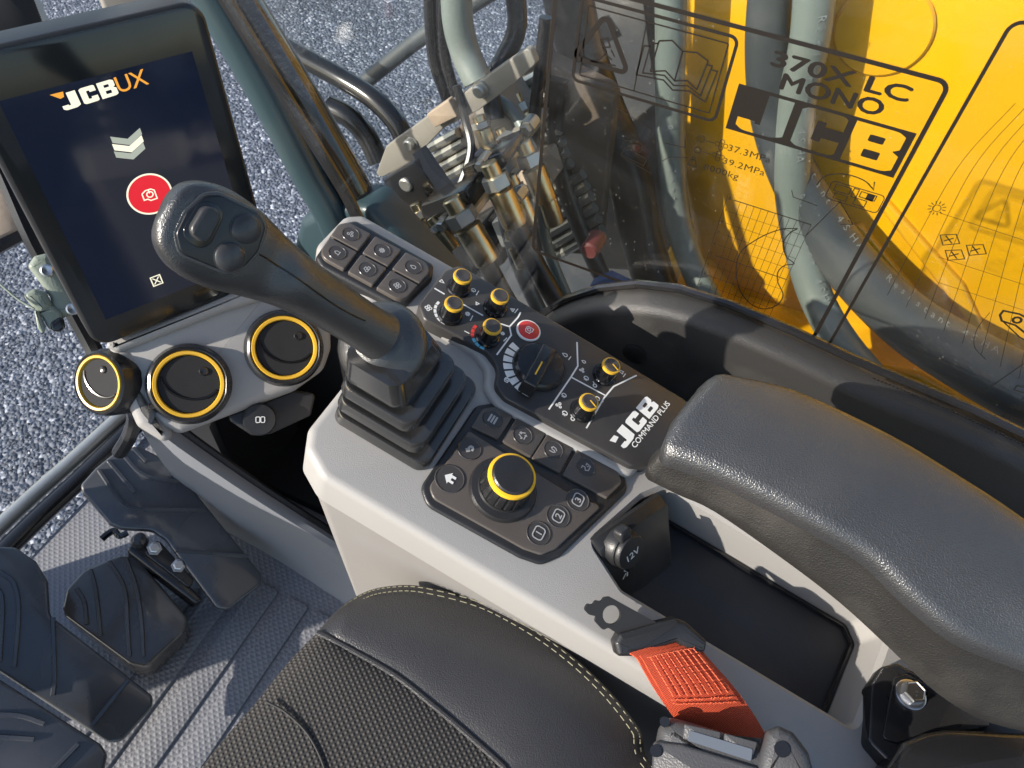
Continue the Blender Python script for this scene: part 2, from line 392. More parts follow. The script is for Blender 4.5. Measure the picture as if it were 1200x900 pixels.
def glass_material(name, tint, film=0, dust=1.0, rough=.015):
    """thin pane: clear to light, mirror by Fresnel, dust and smears on the surface"""
    m = bpy.data.materials.new(name); m.use_nodes = True; t = m.node_tree; N = t.nodes; L = t.links; N.remove(N['Principled BSDF']); out = N['Material Output']
    tr = N.new('ShaderNodeBsdfTransparent'); tr.inputs[0].default_value = (*tint, 1)
    gl = N.new('ShaderNodeBsdfGlossy'); gl.inputs['Roughness'].default_value = rough
    fr = N.new('ShaderNodeFresnel'); ge = N.new('ShaderNodeNewGeometry')      # same Fresnel on both faces of a thin pane
    io = N.new('ShaderNodeMapRange'); io.inputs[3].default_value = 1.45; io.inputs[4].default_value = 1/1.45; L.new(ge.outputs['Backfacing'], io.inputs[0]); L.new(io.outputs[0], fr.inputs[0])
    a = N.new('ShaderNodeMixShader'); L.new(fr.outputs[0], a.inputs[0]); L.new(tr.outputs[0], a.inputs[1]); L.new(gl.outputs[0], a.inputs[2])
    tc = N.new('ShaderNodeTexCoord')
    v = N.new('ShaderNodeTexVoronoi'); v.inputs['Scale'].default_value = 190; L.new(tc.outputs['Object'], v.inputs[0])
    sp = N.new('ShaderNodeSeparateColor'); L.new(v.outputs['Color'], sp.inputs[0])
    lim = N.new('ShaderNodeMath'); lim.operation = 'POWER'; L.new(sp.outputs[0], lim.inputs[0]); lim.inputs[1].default_value = 5
    lm = N.new('ShaderNodeMath'); lm.operation = 'MULTIPLY'; L.new(lim.outputs[0], lm.inputs[0]); lm.inputs[1].default_value = .13
    lt = N.new('ShaderNodeMath'); lt.operation = 'LESS_THAN'; L.new(v.outputs['Distance'], lt.inputs[0]); L.new(lm.outputs[0], lt.inputs[1])
    n = N.new('ShaderNodeTexNoise'); n.inputs['Scale'].default_value = 6; n.inputs['Detail'].default_value = 7; L.new(tc.outputs['Object'], n.inputs[0])
    r = N.new('ShaderNodeMapRange'); r.inputs[1].default_value = .45; r.inputs[2].default_value = .8; r.inputs[3].default_value = film; r.inputs[4].default_value = film+.008; L.new(n.outputs[0], r.inputs[0])
    ad = N.new('ShaderNodeMath'); ad.operation = 'MULTIPLY_ADD'; L.new(lt.outputs[0], ad.inputs[0]); ad.inputs[1].default_value = .32*dust; L.new(r.outputs[0], ad.inputs[2])
    df = N.new('ShaderNodeBsdfDiffuse'); df.inputs[0].default_value = (.55, .53, .48, 1)
    b = N.new('ShaderNodeMixShader'); L.new(ad.outputs[0], b.inputs[0]); L.new(a.outputs[0], b.inputs[1]); L.new(df.outputs[0], b.inputs[2])
    L.new(b.outputs[0], out.inputs[0]); return m
M['glass'] = glass_material('dusty_window_glass', (.965, .98, .972), .001)
M['film'] = glass_material('clear_sticker_film', (.97, .965, .95), .0, .3, .08)

# ------------------------------------------------------------------ setting: ground and cab shell
WF = Frame((0, 0, 0), (1, 0, 0), (0, 1, 0))
g = struct(obj('ground', [(-60, -60, -1.4), (60, -60, -1.4), (60, 60, -1.4), (-60, 60, -1.4)], [[0, 1, 2, 3]], M['ground'], None, 0))
g.location = (0, 0, 0); 
for v in g.data.vertices: v.co = (v.co.x, v.co.y, -1.4)
WLOC[g] = A3(0, 0, 0)
# scattered stone chips standing proud of the asphalt where it is seen closest
def chips():
    V = []; F = []
    def chip(x, y, s):
        n = len(V); a = random.random()*6; h = s*random.uniform(.35, .7)
        for k in range(5):
            q = a+k*1.257+random.uniform(-.25, .25); V.append((x+s*math.cos(q), y+s*math.sin(q), -1.402))
        for k in range(5):
            q = a+k*1.257+random.uniform(-.25, .25); V.append((x+.6*s*math.cos(q), y+.6*s*math.sin(q), -1.4+h*random.uniform(.6, 1)))
        for k in range(5): F.append([n+k, n+(k+1) % 5, n+5+(k+1) % 5, n+5+k])
        F.append([n+5+k for k in range(5)])
    for _ in range(26000): chip(random.uniform(.1, 2.6), random.uniform(1.7, 5.2), random.uniform(.003, .008))
    for _ in range(9000): chip(random.uniform(2.6, 6.0), random.uniform(1.4, 5.2), random.uniform(.004, .009))
    return V, F
ch = chips(); o = stuff(obj('stone_chips', *ch, M['ground'], None, 0))
tag(o, 'loose grey-blue stone chips covering the asphalt ground outside the cab', 'gravel')

floor = struct(obj('floor', *slab(WF, rect(-.45, .05, .56, .86), -.06, 0, .004), M['floor']))
# raised ribs of the floor mat: run across the cab
for yy, x1 in ((.395, .30), (.445, .30), (.50, .30), (.555, .27), (.61, .25)):
    obj('mat_rib', *slab(Frame((0, yy, 0), (1, 0, 0), (0, 1, 0)), rect(-.3, -.019, x1, .019, .006), -.001, .0045, .003, 2), M['floor'], floor)

# front sill bar of the cab and its seal
t = thing('front_sill', 'black front sill bar of the cab beside the asphalt, left of the pedals', 'sill', (.15, .885, 0))
obj('sill_bar', *tube([(-.2, .895, .012), (.17, .893, .012), (.32, .885, .012), (.47, .872, .02), (.56, .83, .05)], .016, 12, 6), M['blackp'], t)
obj('sill_strip', *tube([(-.2, .928, .02), (.17, .926, .02), (.33, .916, .02), (.50, .895, .03), (.60, .85, .05)], .013, 12, 6), M['zinc'], t)

# cab roof and side wall, plus an unseen panel added to shade the footwell
struct(obj('cab_roof', *plate_holes(Frame((0, 0, 1.66), (1, 0, 0), (0, 1, 0)), rect(-.55, -.75, .62, .80, .05), [rect(-.45, -.25, .52, .70, .04)], 0, .04), M['roof'], None, 30))
struct(obj('front_shade_panel', *slab(Frame((0, .93, .24), (1, 0, 0), (0, 0, 1)), rect(-.33, -.30, .03, .40, .02), -.01, .01, .004), M['black']))  # added unseen blocker, sized to keep kick panel and right pedals in shade
struct(obj('cab_side_wall', *slab(Frame((.60, 0, 0), (0, -1, 0), (0, 0, 1)), rect(-.62, -.35, .75, .33, .03), -.03, .03, .01), M['black']))

# ------------------------------------------------------------------ side window with its stickers
GX = .578
G = Frame((GX, 0, 0), (0, -1, 0), (0, 0, 1))
wt = thing('side_window', 'dusty right side window pane with dark printed stickers over the yellow boom', 'window', (GX, 0, .36))
gl = rpoly([(-.36, .30), (.75, .30), (.75, 1.55), (-.90, 1.55), (-.66, .92), (-.46, .57)], [.03, .03, .03, .03, .1, .1])
obj('pane', *slab(G, gl, -.005, 0, .001, 1), M['glass'], wt)
obj('pane_seal', *plate_holes(G, inset(gl, -.012), [inset(gl, .006)], -.009, -.0055), M['blackp'], wt)
def pxr(fr, pts, r, n=5): return rpoly(fr.pxs(pts), r, n)
bl = G.px(623, 285); tr = G.px(1115, 103); br = G.px(944, 418)
uL, uR, vT, vB = bl[0], (tr[0]+br[0])/2, G.px(900, 36)[1], (bl[1]+br[1])/2
def sticker(label, outl, bw):
    s = obj('sticker', *slab(G, outl, .0004, .0007), M['film'], wt); s['label'] = label
    obj('sticker_border', *stroke(G, inset(outl, bw/2+.0006), bw, .0011, closed=True), M['ink'], s); return s
o1 = rpoly([(uL, vB), (uR, vB), (uR, vT), (uL, vT)], .010)
S1 = sticker('clear data sticker with warning triangle, open book and model name', o1, .0034)
tl2 = G.px(1195, 20); bl2 = G.px(950, 425)
u2 = (tl2[0]+bl2[0])/2; o2 = rpoly([(u2, bl2[1]-.002), (u2+.26, bl2[1]-.002), (u2+.26, tl2[1]), (u2, tl2[1])], .010)
S2 = sticker('clear lifting-chart sticker beside the model name sticker', o2, .0026)
# warning box
D = MB()
tRb = G.px(866, 38); bRb = G.px(838, 146); bLb = G.px(700, 97)
ub0, ub1, vb0, vb1 = bLb[0]-.022, (tRb[0]+bRb[0])/2, (bRb[1]+bLb[1])/2, vT-.010
D.add(stroke(G, rpoly([(ub0, vb0), (ub1, vb0), (ub1, vb1), (ub0, vb1)], .006), .0026, .0012, closed=True))
D.add(stroke(G, rpoly([(ub0+.006, vb0+.006), (ub1-.006, vb0+.006), (ub1-.006, vb1-.006), (ub0+.006, vb1-.006)], .001), .0012, .0012, closed=True))
um = G.px(752, 60)[0]; D.add(stroke(G, [(um, vb0+.006), (um, vb1-.006)], .0012, .0012))
D.add(stroke(G, rpoly(G.pxs([(711, 16), (737, 86), (672, 66)]), .004), .0042, .0012, closed=True))
fg = G.px(702, 62)
def q(c, pts, s=1): return [(c[0]+a*s, c[1]+b*s) for a, b in pts]
for p in ([(0, .012), (.006, .014), (.009, .008), (.003, .006), (0, .012)], [(.003, .006), (.006, .001), (.012, -.002)], [(.006, .001), (.002, -.004), (-.002, -.008)], [(.010, .006), (.014, .001)], [(-.006, -.008), (.016, -.006)]):
    D.add(stroke(G, q(fg, p), .0014, .0012))
bk = G.px(797, 75)
for p in ([(-.020, .014), (-.010, .017), (0, .011), (.011, .013), (.021, .009)], [(-.020, .014), (-.022, -.012)], [(0, .011), (-.001, -.014)], [(.021, .009), (.018, -.016)], [(-.022, -.012), (-.010, -.008), (-.001, -.014), (.009, -.011), (.018, -.016)],
          [(-.020, .012), (-.026, .010), (-.028, -.015), (-.010, -.012), (-.001, -.018), (.010, -.015), (.022, -.020), (.025, .006), (.021, .006)],
          [(-.026, .008), (-.031, .007), (-.033, -.018), (-.010, -.016), (-.001, -.022), (.012, -.019), (.027, -.024), (.030, .003), (.025, .003)]):
    D.add(stroke(G, q(bk, p), .0013, .0012))
D.obj('warning_print', M['ink'], S1, 0)
# model name
D = MB()
a, b, c = G.px(903, 73), G.px(1063, 121), G.px(904, 54); D.add(text_fit(G, '370X LC', a[0], b[0], (a[1]+b[1])/2, c[1]-a[1], .0012))
a, b, c = G.px(913, 102), G.px(1032, 136), G.px(920, 84); D.add(text_fit(G, 'MONO', a[0], b[0], (a[1]+b[1])/2, c[1]-a[1], .0012))
D.obj('model_name_print', M['ink'], S1, 0)
# boxed letters: dark box, letters left clear
p0_, p1_ = G.px(852, 145), G.px(1046, 212); p2_ = G.px(1071, 160); p3_ = G.px(868, 92)
bu0, bu1 = (p0_[0]+p3_[0])/2, (p1_[0]+p2_[0])/2; bv0, bv1 = (p0_[1]+p1_[1])/2, (p2_[1]+p3_[1])/2
bw_, bh_ = bu1-bu0, bv1-bv0; LF = Frame(G.P(bu0, bv0), G.ex, G.ey)
box = [(0, 0), (bw_, 0), (bw_, bh_), (0, bh_)]; letters = [(o_, h_) for o_, h_ in logo_loops(bw_*.075, bh_*.86, bw_*.86)]
letters = [([(u, v+bh_*.07) for u, v in o_], [[(u, v+bh_*.07) for u, v in h] for h in h_]) for o_, h_ in letters]
D = MB().add(flat(LF, [box]+[o_ for o_, _ in letters], .0012))
for _, hs in letters:
    for h in hs: D.add(flat(LF, [h], .0012))
D.obj('boxed_logo_print', M['ink'], S1, 0)
# load figures, grid and curves
D = MB()
def tx(x, y, s, size, **k): a = G.px(x, y); D.add(text(G.shift(a[0], a[1]), s, size, .0012, k.get('xs', 1), 0, 1.05, res=2))
tx(852, 175, '37.3MPa', .0085, xs=1.2); tx(846, 190, '39.2MPa', .0085, xs=1.2); tx(824, 197, '8000kg', .0085, xs=1.2)
def ln(pts, wd=.0007): D.add(stroke(G, G.pxs(pts), wd, .0012))
for (x, y) in ((822, 162), (818, 175)):
    c = G.px(x, y); D.add(stroke(G, circ(*c, .003, 10), .0007, .0012, closed=True)); ln([(x+6, y+2), (x+16, y+5)])
    c = G.px(x+24, y+7)
    for k in range(4): D.add(stroke(G, circ(c[0]+.0035*math.cos(k*1.57), c[1]+.003*math.sin(k*1.57), .002, 7), .0006, .0012, closed=True))
c = G.px(812, 190); D.add(stroke(G, q(c, [(-.004, -.003), (.004, -.003), (.002, .003), (-.002, .003)]), .0007, .0012, closed=True)); D.add(stroke(G, circ(c[0], c[1]+.0045, .0015, 7), .0006, .0012, closed=True))
ln([(805, 156), (803, 172), (780, 167)]); ln([(806, 184), (786, 183), (776, 188)]); ln([(717, 122), (765, 152)]); ln([(765, 152), (750, 178)])
c = G.px(745, 176)
for k in (.008, .013): D.add(stroke(G, [(c[0]+k*math.cos(a_), c[1]+k*math.sin(a_)*.8) for a_ in np.linspace(.6, 3.4, 9)], .0007, .0012))
D.add(stroke(G, q(c, [(-.012, -.008), (.010, -.012), (.012, -.004), (-.010, 0)]), .0008, .0012, closed=True)); ln([(728, 182), (765, 203)])
# grid chart
gu0, gv1 = G.px(868, 236); gu1 = G.px(935, 262)[0]; gv0 = G.px(868, 372)[1]
for k in range(11):
    v = gv0+(gv1-gv0)*k/10; D.add(stroke(G, [(gu0-.006, v), (gu0+.062, v)], .0004 if k % 5 else .0009, .0012))
for k in range(11):
    u = gu0+.062*k/10; D.add(stroke(G, [(u, gv0), (u, gv1)], .0004, .0012))
D.add(stroke(G, [(gu0-.012, gv0-.004), (gu0-.012, gv1+.004)], .0005, .0012))
for k, s in enumerate('109876543210'[1:]):
    if k < 10: D.add(text(G.shift(gu0-.011, gv1-.0015-(gv1-gv0)*k/10), s, .0055, .0012, 1, res=1))
cv = [(935, 267), (915, 268), (890, 278), (868, 295), (863, 318), (868, 340), (880, 355), (895, 361), (910, 357), (918, 345), (912, 330), (912, 318), (920, 310), (931, 308), (922, 300), (918, 285), (925, 273), (935, 267)]
D.add(stroke(G, [(p[0], p[1]) for p in smoothpath([A3(*G.px(*p), 0) for p in cv], 5)], .0010, .0012))
# small machine seen from above with a turning arrow
c = G.px(1000, 230)
D.add(stroke(G, rpoly(q(c, [(-.020, -.008), (.022, -.008), (.022, .009), (-.020, .009)]), .003, 3), .0008, .0012, closed=True))
for a_, b_, w_, h_ in ((-.016, .001, .012, .006), (-.014, -.006, .010, .005), (.002, -.006, .009, .006), (.004, .002, .012, .005), (-.002, .0, .004, .008)):
    D.add(stroke(G, q(c, [(a_, b_), (a_+w_, b_), (a_+w_, b_+h_), (a_, b_+h_)]), .0008, .0012, closed=True))
D.add(flat(G, [q(c, [(.009, .001), (.015, .001), (.015, .007), (.009, .007)])], .0012))
D.add(stroke(G, [(p[0], p[1]) for p in smoothpath([A3(*G.px(*p), 0) for p in ((957, 216), (968, 205), (990, 203), (1012, 210), (1023, 220))], 4)], .0010, .0012))
ln([(1018, 214), (1024, 222), (1025, 212)], .001); ln([(958, 240), (930, 230), (928, 222)]); ln([(985, 262), (1000, 262), (994, 257)]); ln([(945, 275), (985, 235), (1000, 262)])
D.obj('chart_print', M['ink'], S1, 0)
D = MB()
for k in range(8):
    pts = [(1040+k*22, 345+k*14), (1090+k*20, 250+k*3), (1130+k*18, 185), (1190+k*16, 120)]; D.add(stroke(G, [(p[0], p[1]) for p in smoothpath([A3(*G.px(*p), 0) for p in pts], 5)], .0004, .0012))
for y0 in (248, 300, 330): ln([(1100, y0), (1260, y0+52)], .0004)
for x, y in ((1111, 280), (1117, 298), (1142, 292)):
    c = G.px(x, y); D.add(stroke(G, q(c, [(-.007, .002), (.003, .007), (.009, 0), (-.001, -.006)]), .0008, .0012, closed=True)); D.add(stroke(G, q(c, [(-.003, .003), (.004, -.002)]), .001, .0012)); D.add(stroke(G, q(c, [(-.002, -.002), (.003, .003)]), .001, .0012))
c = G.px(1098, 243)
for k in range(12): D.add(stroke(G, q(c, [(.004*math.cos(k*.52), .004*math.sin(k*.52)), (.0065*math.cos(k*.52), .0065*math.sin(k*.52))]), .0007, .0012))
D.add(stroke(G, circ(*c, .003, 10), .0006, .0012, closed=True))
D.add(stroke(G, G.pxs([(1172, 368), (1176, 363), (1195, 367), (1215, 378), (1205, 392), (1190, 380), (1174, 375)]), .0018, .0012, closed=True)); ln([(1176, 376), (1195, 394), (1210, 402)], .0012)
D.add(stroke(G, circ(*G.px(1192, 374), .003, 10), .0020, .0012, closed=True))
D.add(stroke(G, [(p[0], p[1]) for p in smoothpath([A3(*G.px(*p), 0) for p in ((1160, 365), (1145, 385), (1142, 405), (1155, 420))], 5)], .0005, .0012))
for x, y, s in ((1152, 497, '1000h'), (1163, 489, '500h'), (1172, 480, '250h'), (1184, 470, '50h'), (1194, 461, '10h')): tx(x, y+6, s, .0085, xs=1.1)
D.add(stroke(G, q(G.px(1196, 455), [(-.004, -.003), (.006, -.003), (.006, .003), (-.004, .003)]), .001, .0012, closed=True)); ln([(1200, 425), (1150, 460)])
D.obj('lifting_chart_print', M['ink'], S2, 0)

# ------------------------------------------------------------------ outside the window
def path(pts): return [onx(x, y, X) for x, y, X in pts]
# boom
BX = 1.12
BF = Frame((BX, 0, 0), (0, -1, 0), (0, 0, 1))
t = thing('boom', 'yellow painted excavator boom filling the view through the right window', 'boom', (BX+.2, -.3, -.6))
bo = rpoly(BF.pxs([(806, -60), (800, 20), (790, 110), (795, 200), (815, 300), (835, 345)])+[(-.10, -.05), (.05, -.35), (1.2, -.45), (1.5, .9), (.2, 1.25)], .05, 5)
obj('boom_plate', *slab(BF, bo, -.42, 0, .02, 4), M['boom'], t)
c = BF.px(1035, 35); obj('reflection_disc', *lathe(BF.shift(*c), [(.062, -.01), (.062, .003), (.059, .006), (0, .007)], 48), M['boom'], t)  # shallow disc shaped in for a dark round reflection on the paint
obj('reflection_ridge', *slab(BF, rpoly(BF.pxs([(1040, 230), (1130, 330), (1160, 395), (1150, 400), (1105, 335), (1030, 238)]), .01), -.01, .012, .006), M['boom'], t)  # this ridge and the next stand in for pale reflected lines
obj('reflection_ridge', *slab(BF, rpoly(BF.pxs([(1010, 260), (1080, 345), (1110, 392), (1095, 392), (1060, 350), (1000, 262)]), .01), -.01, .010, .005), M['boom'], t)
# lower ledge of the boom foot, nearer the cab
LX = 1.02
LG = Frame((LX, 0, 0), (0, -1, 0), (0, 0, 1))
t = thing('yellow_bracket', 'orange-yellow lower bracket of the boom just above the window trim', 'bracket', (LX+.1, 0, -.3))
obj('foot_plate', *slab(LG, rpoly(LG.pxs([(752, 352), (765, 343), (790, 338), (815, 345), (850, 385), (980, 425), (1080, 440), (1230, 520), (1260, 620), (1000, 620), (760, 470)]), .01), -.25, 0, .015), M['boom'], t)
obj('pin', *lathe(LG.shift(*LG.px(795, 362)), [(.03, 0), (.03, .015), (.024, .02), (0, .02)], 24), M['boom'], t)

def hose(label, pts, r, m='hose', lettering=None):
    P = path(pts); o = obj('hydraulic_hose', *tube(P, r, 18, 8), M[m]); tag(o, label, 'hose', 'hydraulic hoses beside the boom')
    if lettering:
        # raised print along the hose, on the side that faces the cab
        sp = smoothpath(P, 30); i0, i1, ang = lettering; D = MB(); s = 0; word = 'Resistant 4SHA   '; k = 0; i = i0
        while i < min(i1, len(sp)-2):
            T = unit(sp[i+1]-sp[i]); vd = unit(CAMP-sp[i]); n = unit(vd-T*(vd@T)); b = np.cross(n, T); n2 = n*math.cos(ang)+b*math.sin(ang); b2 = np.cross(n2, T)
            rr = r[0]+(r[1]-r[0])*i/(len(sp)-1) if isinstance(r, tuple) else r; f = Frame(sp[i]+n2*(rr+.0006), T, np.cross(n2, T)); ch = word[k % len(word)]; k += 1
            if ch != ' ': D.add(text(f, ch, .017, 0, 1, 0, res=1))
            d = 0
            while d < .0135 and i < len(sp)-2: d += np.linalg.norm(sp[i+1]-sp[i]); i += 1
        stuff(D.obj('hose_print', M['hoseprint'], o, 0))
    return o
hose('thick grey-green hose running straight down behind the model name', [(958, -60, 1.06), (950, 40, 1.06), (934, 120, 1.06), (928, 200, 1.05), (935, 270, 1.04), (957, 350, 1.0), (1000, 420, .94), (1075, 495, .91), (1180, 580, .88)], .026, 'hose', (20, 150, .2))
hose('wide dark grey hose curving along the bottom right of the yellow boom', [(905, -60, 1.075), (899, 60, 1.075), (910, 150, 1.075), (945, 235, 1.06), (1000, 315, 1.03), (1065, 378, 1.01), (1140, 425, .99), (1240, 478, .97)], (.026, .052), 'hose3', (60, 205, .6))
hose('pale grey-green hose seen through the open book of the warning sticker', [(786, -60, 1.06), (786, 30, 1.06), (785, 110, 1.06), (787, 190, 1.06), (797, 270, 1.05), (830, 350, 1.0), (885, 430, .94), (940, 500, .92)], .022, 'hose', (70, 190, -.3))
hose('thick black hose behind the warning triangle', [(655, -60, 1.09), (675, 40, 1.09), (702, 120, 1.09), (735, 200, 1.08), (752, 280, 1.06), (775, 350, 1.02), (815, 440, .96)], .038, 'hose2')
hose('black hose hanging from the fittings just left of the thick black hose', [(655, 90, 1.02), (650, 150, 1.02), (663, 220, 1.01), (690, 290, 1.0), (720, 350, .98), (770, 420, .94)], .016, 'hose2')
hose('dark hose dropping from the brass ferrule nearest the window sticker', [(602, 262, .78), (625, 305, .78), (650, 350, .77), (690, 410, .76)], .015, 'hose2')
hose('dark hose dropping from the brass ferrule nearest the grey key pad', [(570, 308, .74), (590, 345, .73), (615, 385, .72), (650, 430, .71)], .014, 'hose2')
# valve stack with brass ends
def oriented(x0, y0, X0, x1, y1, X1):
    a, b = onx(x0, y0, X0), onx(x1, y1, X1); T = unit(b-a); ex = unit(np.cross(T, A3(.3, .1, .95))); f = Frame(a, ex, np.cross(T, ex)); return f, float(np.linalg.norm(b-a))
def fitting(label, p0, p1, r):
    f, L = oriented(*p0, *p1); t = thing('hose_fitting', label, 'fitting', f.P(0, 0, L), 'hose fittings on the valve stack')
    hexf = lambda th, w: 1/math.cos(((th % (math.pi/3))-math.pi/6))*.93
    obj('ferrule', *lathe(f, [(r*.7, L*.42), (r, L*.45), (r, L*.95), (r*.92, L), (0, L)], 24), M['brass'], t)
    obj('hex_nut', *lathe(f, [(r*.75, L*.20), (r*1.05, L*.21), (r*1.05, L*.38), (r*.7, L*.42)], 24, hexf), M['zinc'], t)
    obj('elbow', *lathe(f, [(r*.6, 0), (r*.7, L*.02), (r*.7, L*.2), (r*.6, L*.22)], 20), M['brass'], t)
fitting('brass hose ferrule nearest the grey key pad below the black clamp', (528, 232, .75), (572, 306, .74), .020)
fitting('brass hose ferrule right of the first one, beside the sticker edge', (572, 190, .79), (604, 264, .78), .018)
fitting('small brass fitting far behind, close to the sticker edge', (612, 165, .86), (640, 235, .85), .017)
fitting('short zinc fitting behind the keypad corner', (505, 255, .76), (532, 292, .75), .012)
def blk(name, label, cat, pts, X, dep, m, bev=.004, group=None):
    f = Frame((X, 0, 0), (0, -1, 0), (0, 0, 1)); return tag(obj(name, *slab(f, rpoly(f.pxs(pts), .004, 3), -dep, 0, bev, 2), M[m]), label, cat, group)
blk('hose_clamp', 'black clamp block over the nearest brass ferrule', 'clamp', [(492, 242), (545, 222), (550, 232), (552, 246), (500, 272), (494, 262)], .76, .06, 'blackp', group='clamps on the valve stack')
blk('hose_clamp', 'black clamp block right of the nearest one, above the second ferrule', 'clamp', [(540, 198), (590, 178), (592, 190), (588, 200), (545, 212)], .80, .06, 'blackp', group='clamps on the valve stack')
blk('hose_clamp', 'dark clamp block highest on the valve stack, beside the tan ribs', 'clamp', [(585, 165), (618, 150), (624, 160), (610, 172), (590, 178)], .88, .06, 'bracket', group='clamps on the valve stack')
blk('valve_block', 'pale zinc valve body between the two brass ferrules', 'valve', [(545, 208), (580, 198), (590, 214), (560, 228), (550, 224)], .81, .07, 'zinc')
blk('valve_block', 'pale zinc valve body beneath the black clamp by the keypad', 'valve', [(505, 272), (545, 250), (552, 262), (515, 288)], .77, .07, 'zinc')
blk('valve_housing', 'dark dusty steel housing behind the brass fittings', 'valve', [(555, 130), (580, 112), (612, 165), (592, 175), (572, 165)], .92, .08, 'bracket')
blk('support_plate', 'teal black mounting plate with a pale disc below the bracket bar', 'plate', [(448, 212), (484, 190), (520, 232), (500, 262), (470, 252)], .80, .02, 'blackp')
fq = Frame((.80, 0, 0), (0, -1, 0), (0, 0, 1)); tag(obj('disc_cap', *lathe(fq.shift(*fq.px(476, 216)), [(.011, 0), (.011, .003), (.009, .005), (0, .005)], 24), M['zinc']), 'pale round disc cap on the teal black mounting plate', 'cap')
tag(obj('square_post', *tube(path([(492, 178, .83), (535, 240, .80)]), .017, 4, 1), M['blackp'], None, 20), 'short black square post dropping from the steel bracket bar', 'post')
# bracket bar
t = thing('bracket_bar', 'flat grey steel bracket bar with two round bolts outside the window', 'bracket', onx(520, 140, .86))
f = Frame((.86, 0, 0), (0, -1, 0), (0, 0, 1))
obj('bar', *slab(f, rpoly(f.pxs([(440, 205), (452, 172), (500, 137), (545, 108), (590, 75), (620, 55), (628, 75), (600, 100), (560, 130), (520, 150), (482, 190), (448, 208)]), .006), -.012, 0, .002), M['bracket'], t)
for x, y in ((482, 167), (564, 104)): obj('bolt', *lathe(f.shift(*f.px(x, y)), [(.012, 0), (.012, .003), (.009, .003), (.009, .010), (.007, .012), (0, .012)], 18), M['zinc'], t)
obj('spacer_block', *slab(f, rpoly(f.pxs([(504, 130), (530, 112), (540, 132), (514, 145)]), .002), 0, .012, .002), M['tan'], t)
# ribbed tan plate behind
f = Frame((1.02, 0, 0), (0, -1, 0), (0, 0, 1)); t = thing('ribbed_plate', 'dirty tan steel plate with parallel ribs behind the valve stack', 'plate', f.P(*f.px(620, 180)))
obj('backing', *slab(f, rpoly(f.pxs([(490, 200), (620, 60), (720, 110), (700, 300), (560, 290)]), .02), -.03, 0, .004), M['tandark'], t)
for k in range(15):
    a = (575+k*4.5-55*(k > 8)*0, 118+k*13); b = (a[0]+60, a[1]-34)
    if k > 8: a = (a[0]+12, a[1]); b = (b[0]+10, b[1])
    obj('rib', *tube([f.P(*f.px(*a), .006), f.P(*f.px(*b), .006)], .009, 8, 1), M['zinc'], t)
for k in range(5):
    a = (505+k*7, 172+k*11); b = (a[0]+34, a[1]-19); obj('rib', *tube([f.P(*f.px(*a), .006), f.P(*f.px(*b), .006)], .009, 8, 1), M['zinc'], t)
fitting('short brass fitting leaning right beside the second ferrule', (598, 205, .82), (622, 262, .81), .012)
fitting('small zinc fitting at the top of the valve stack under the bracket bar', (560, 135, .88), (572, 172, .87), .013)
fitting('small brass fitting tucked under the first black clamp', (535, 245, .79), (556, 280, .78), .011)
fitting('short brass fitting next to the black hose, right end of the stack', (628, 195, .9), (650, 262, .89), .016)
for (x, y, X, r_, lab) in ((590, 172, .86, .011, 'zinc bolt head on the dark steel housing'), (604, 232, .80, .009, 'zinc bolt head between the right brass fittings'), (520, 262, .755, .008, 'zinc bolt head on the nearest black clamp'), (565, 192, .795, .007, 'zinc bolt head on the second black clamp'), (618, 150, .88, .009, 'zinc bolt head highest up, beside the tan ribs')):
    fq = Frame((X, 0, 0), (0, -1, .3), (0, .3, 1)); tag(obj('bolt_head', *lathe(Frame(onx(x, y, X), fq.ex, fq.ey), [(r_*1.3, -.02), (r_*1.3, .002), (r_, .002), (r_, .009), (r_*.85, .011), (0, .011)], 24, lambda th, w: .9/math.cos(((th % (math.pi/3))-math.pi/6)) if w > .0015 else 1), M['zinc'], None, 25), lab, 'bolt', 'bolts on the valve stack')
tag(obj('wiring_loom', *tube(path([(535, 100, .86), (545, 140, .85), (552, 175, .83), (540, 215, .80), (520, 250, .78), (505, 300, .76)]), .006, 8, 6), M['hose2']), 'thin black wiring loom winding down past the valve stack', 'cable')
hose('black hose falling beside the key pad corner, leftmost of the small hoses', [(520, 290, .77), (532, 320, .76), (545, 350, .75), (565, 400, .74)], .010, 'hose2')
hose('dark blue-grey hose passing behind the two brass ferrules', [(585, 215, .88), (596, 270, .88), (612, 320, .87), (640, 380, .86)], .013, 'hose3')
hose('thin grey-green hose curling from the bracket bar towards the sticker edge', [(570, 110, .93), (600, 130, .92), (622, 170, .90), (630, 220, .89), (642, 290, .88), (670, 360, .87)], .009, 'hose')
hose('black hose looping over the tan ribs up to the top edge', [(600, -30, .98), (606, 30, .97), (590, 70, .95), (575, 100, .92), (580, 140, .90)], .014, 'hose2')
hose('thin black hose hugging the left edge of the data sticker', [(640, 20, .93), (632, 90, .92), (626, 150, .91), (632, 210, .90), (640, 260, .89)], .009, 'hose2')
fitting('brass fitting nearest the pillar foot, below the pale disc', (486, 238, .77), (506, 280, .76), .012)
fitting('zinc fitting between clamp and steel housing', (585, 150, .89), (604, 196, .88), .012)
fitting('small brass fitting low beside the dark blue-grey hose', (596, 270, .80), (614, 312, .79), .012)
fitting('tall brass fitting in front of the tan ribs', (602, 110, .97), (622, 160, .96), .014)
blk('valve_block', 'squat tan valve body left of the sticker edge', 'valve', [(606, 205), (630, 195), (640, 225), (618, 238)], .92, .07, 'tan')
blk('valve_block', 'small zinc valve body low behind the second ferrule', 'valve', [(575, 262), (600, 252), (610, 280), (588, 292)], .90, .07, 'zinc')
blk('valve_housing', 'dark steel block behind the key pad corner', 'valve', [(520, 285), (565, 262), (590, 310), (550, 335)], .90, .06, 'blackp')
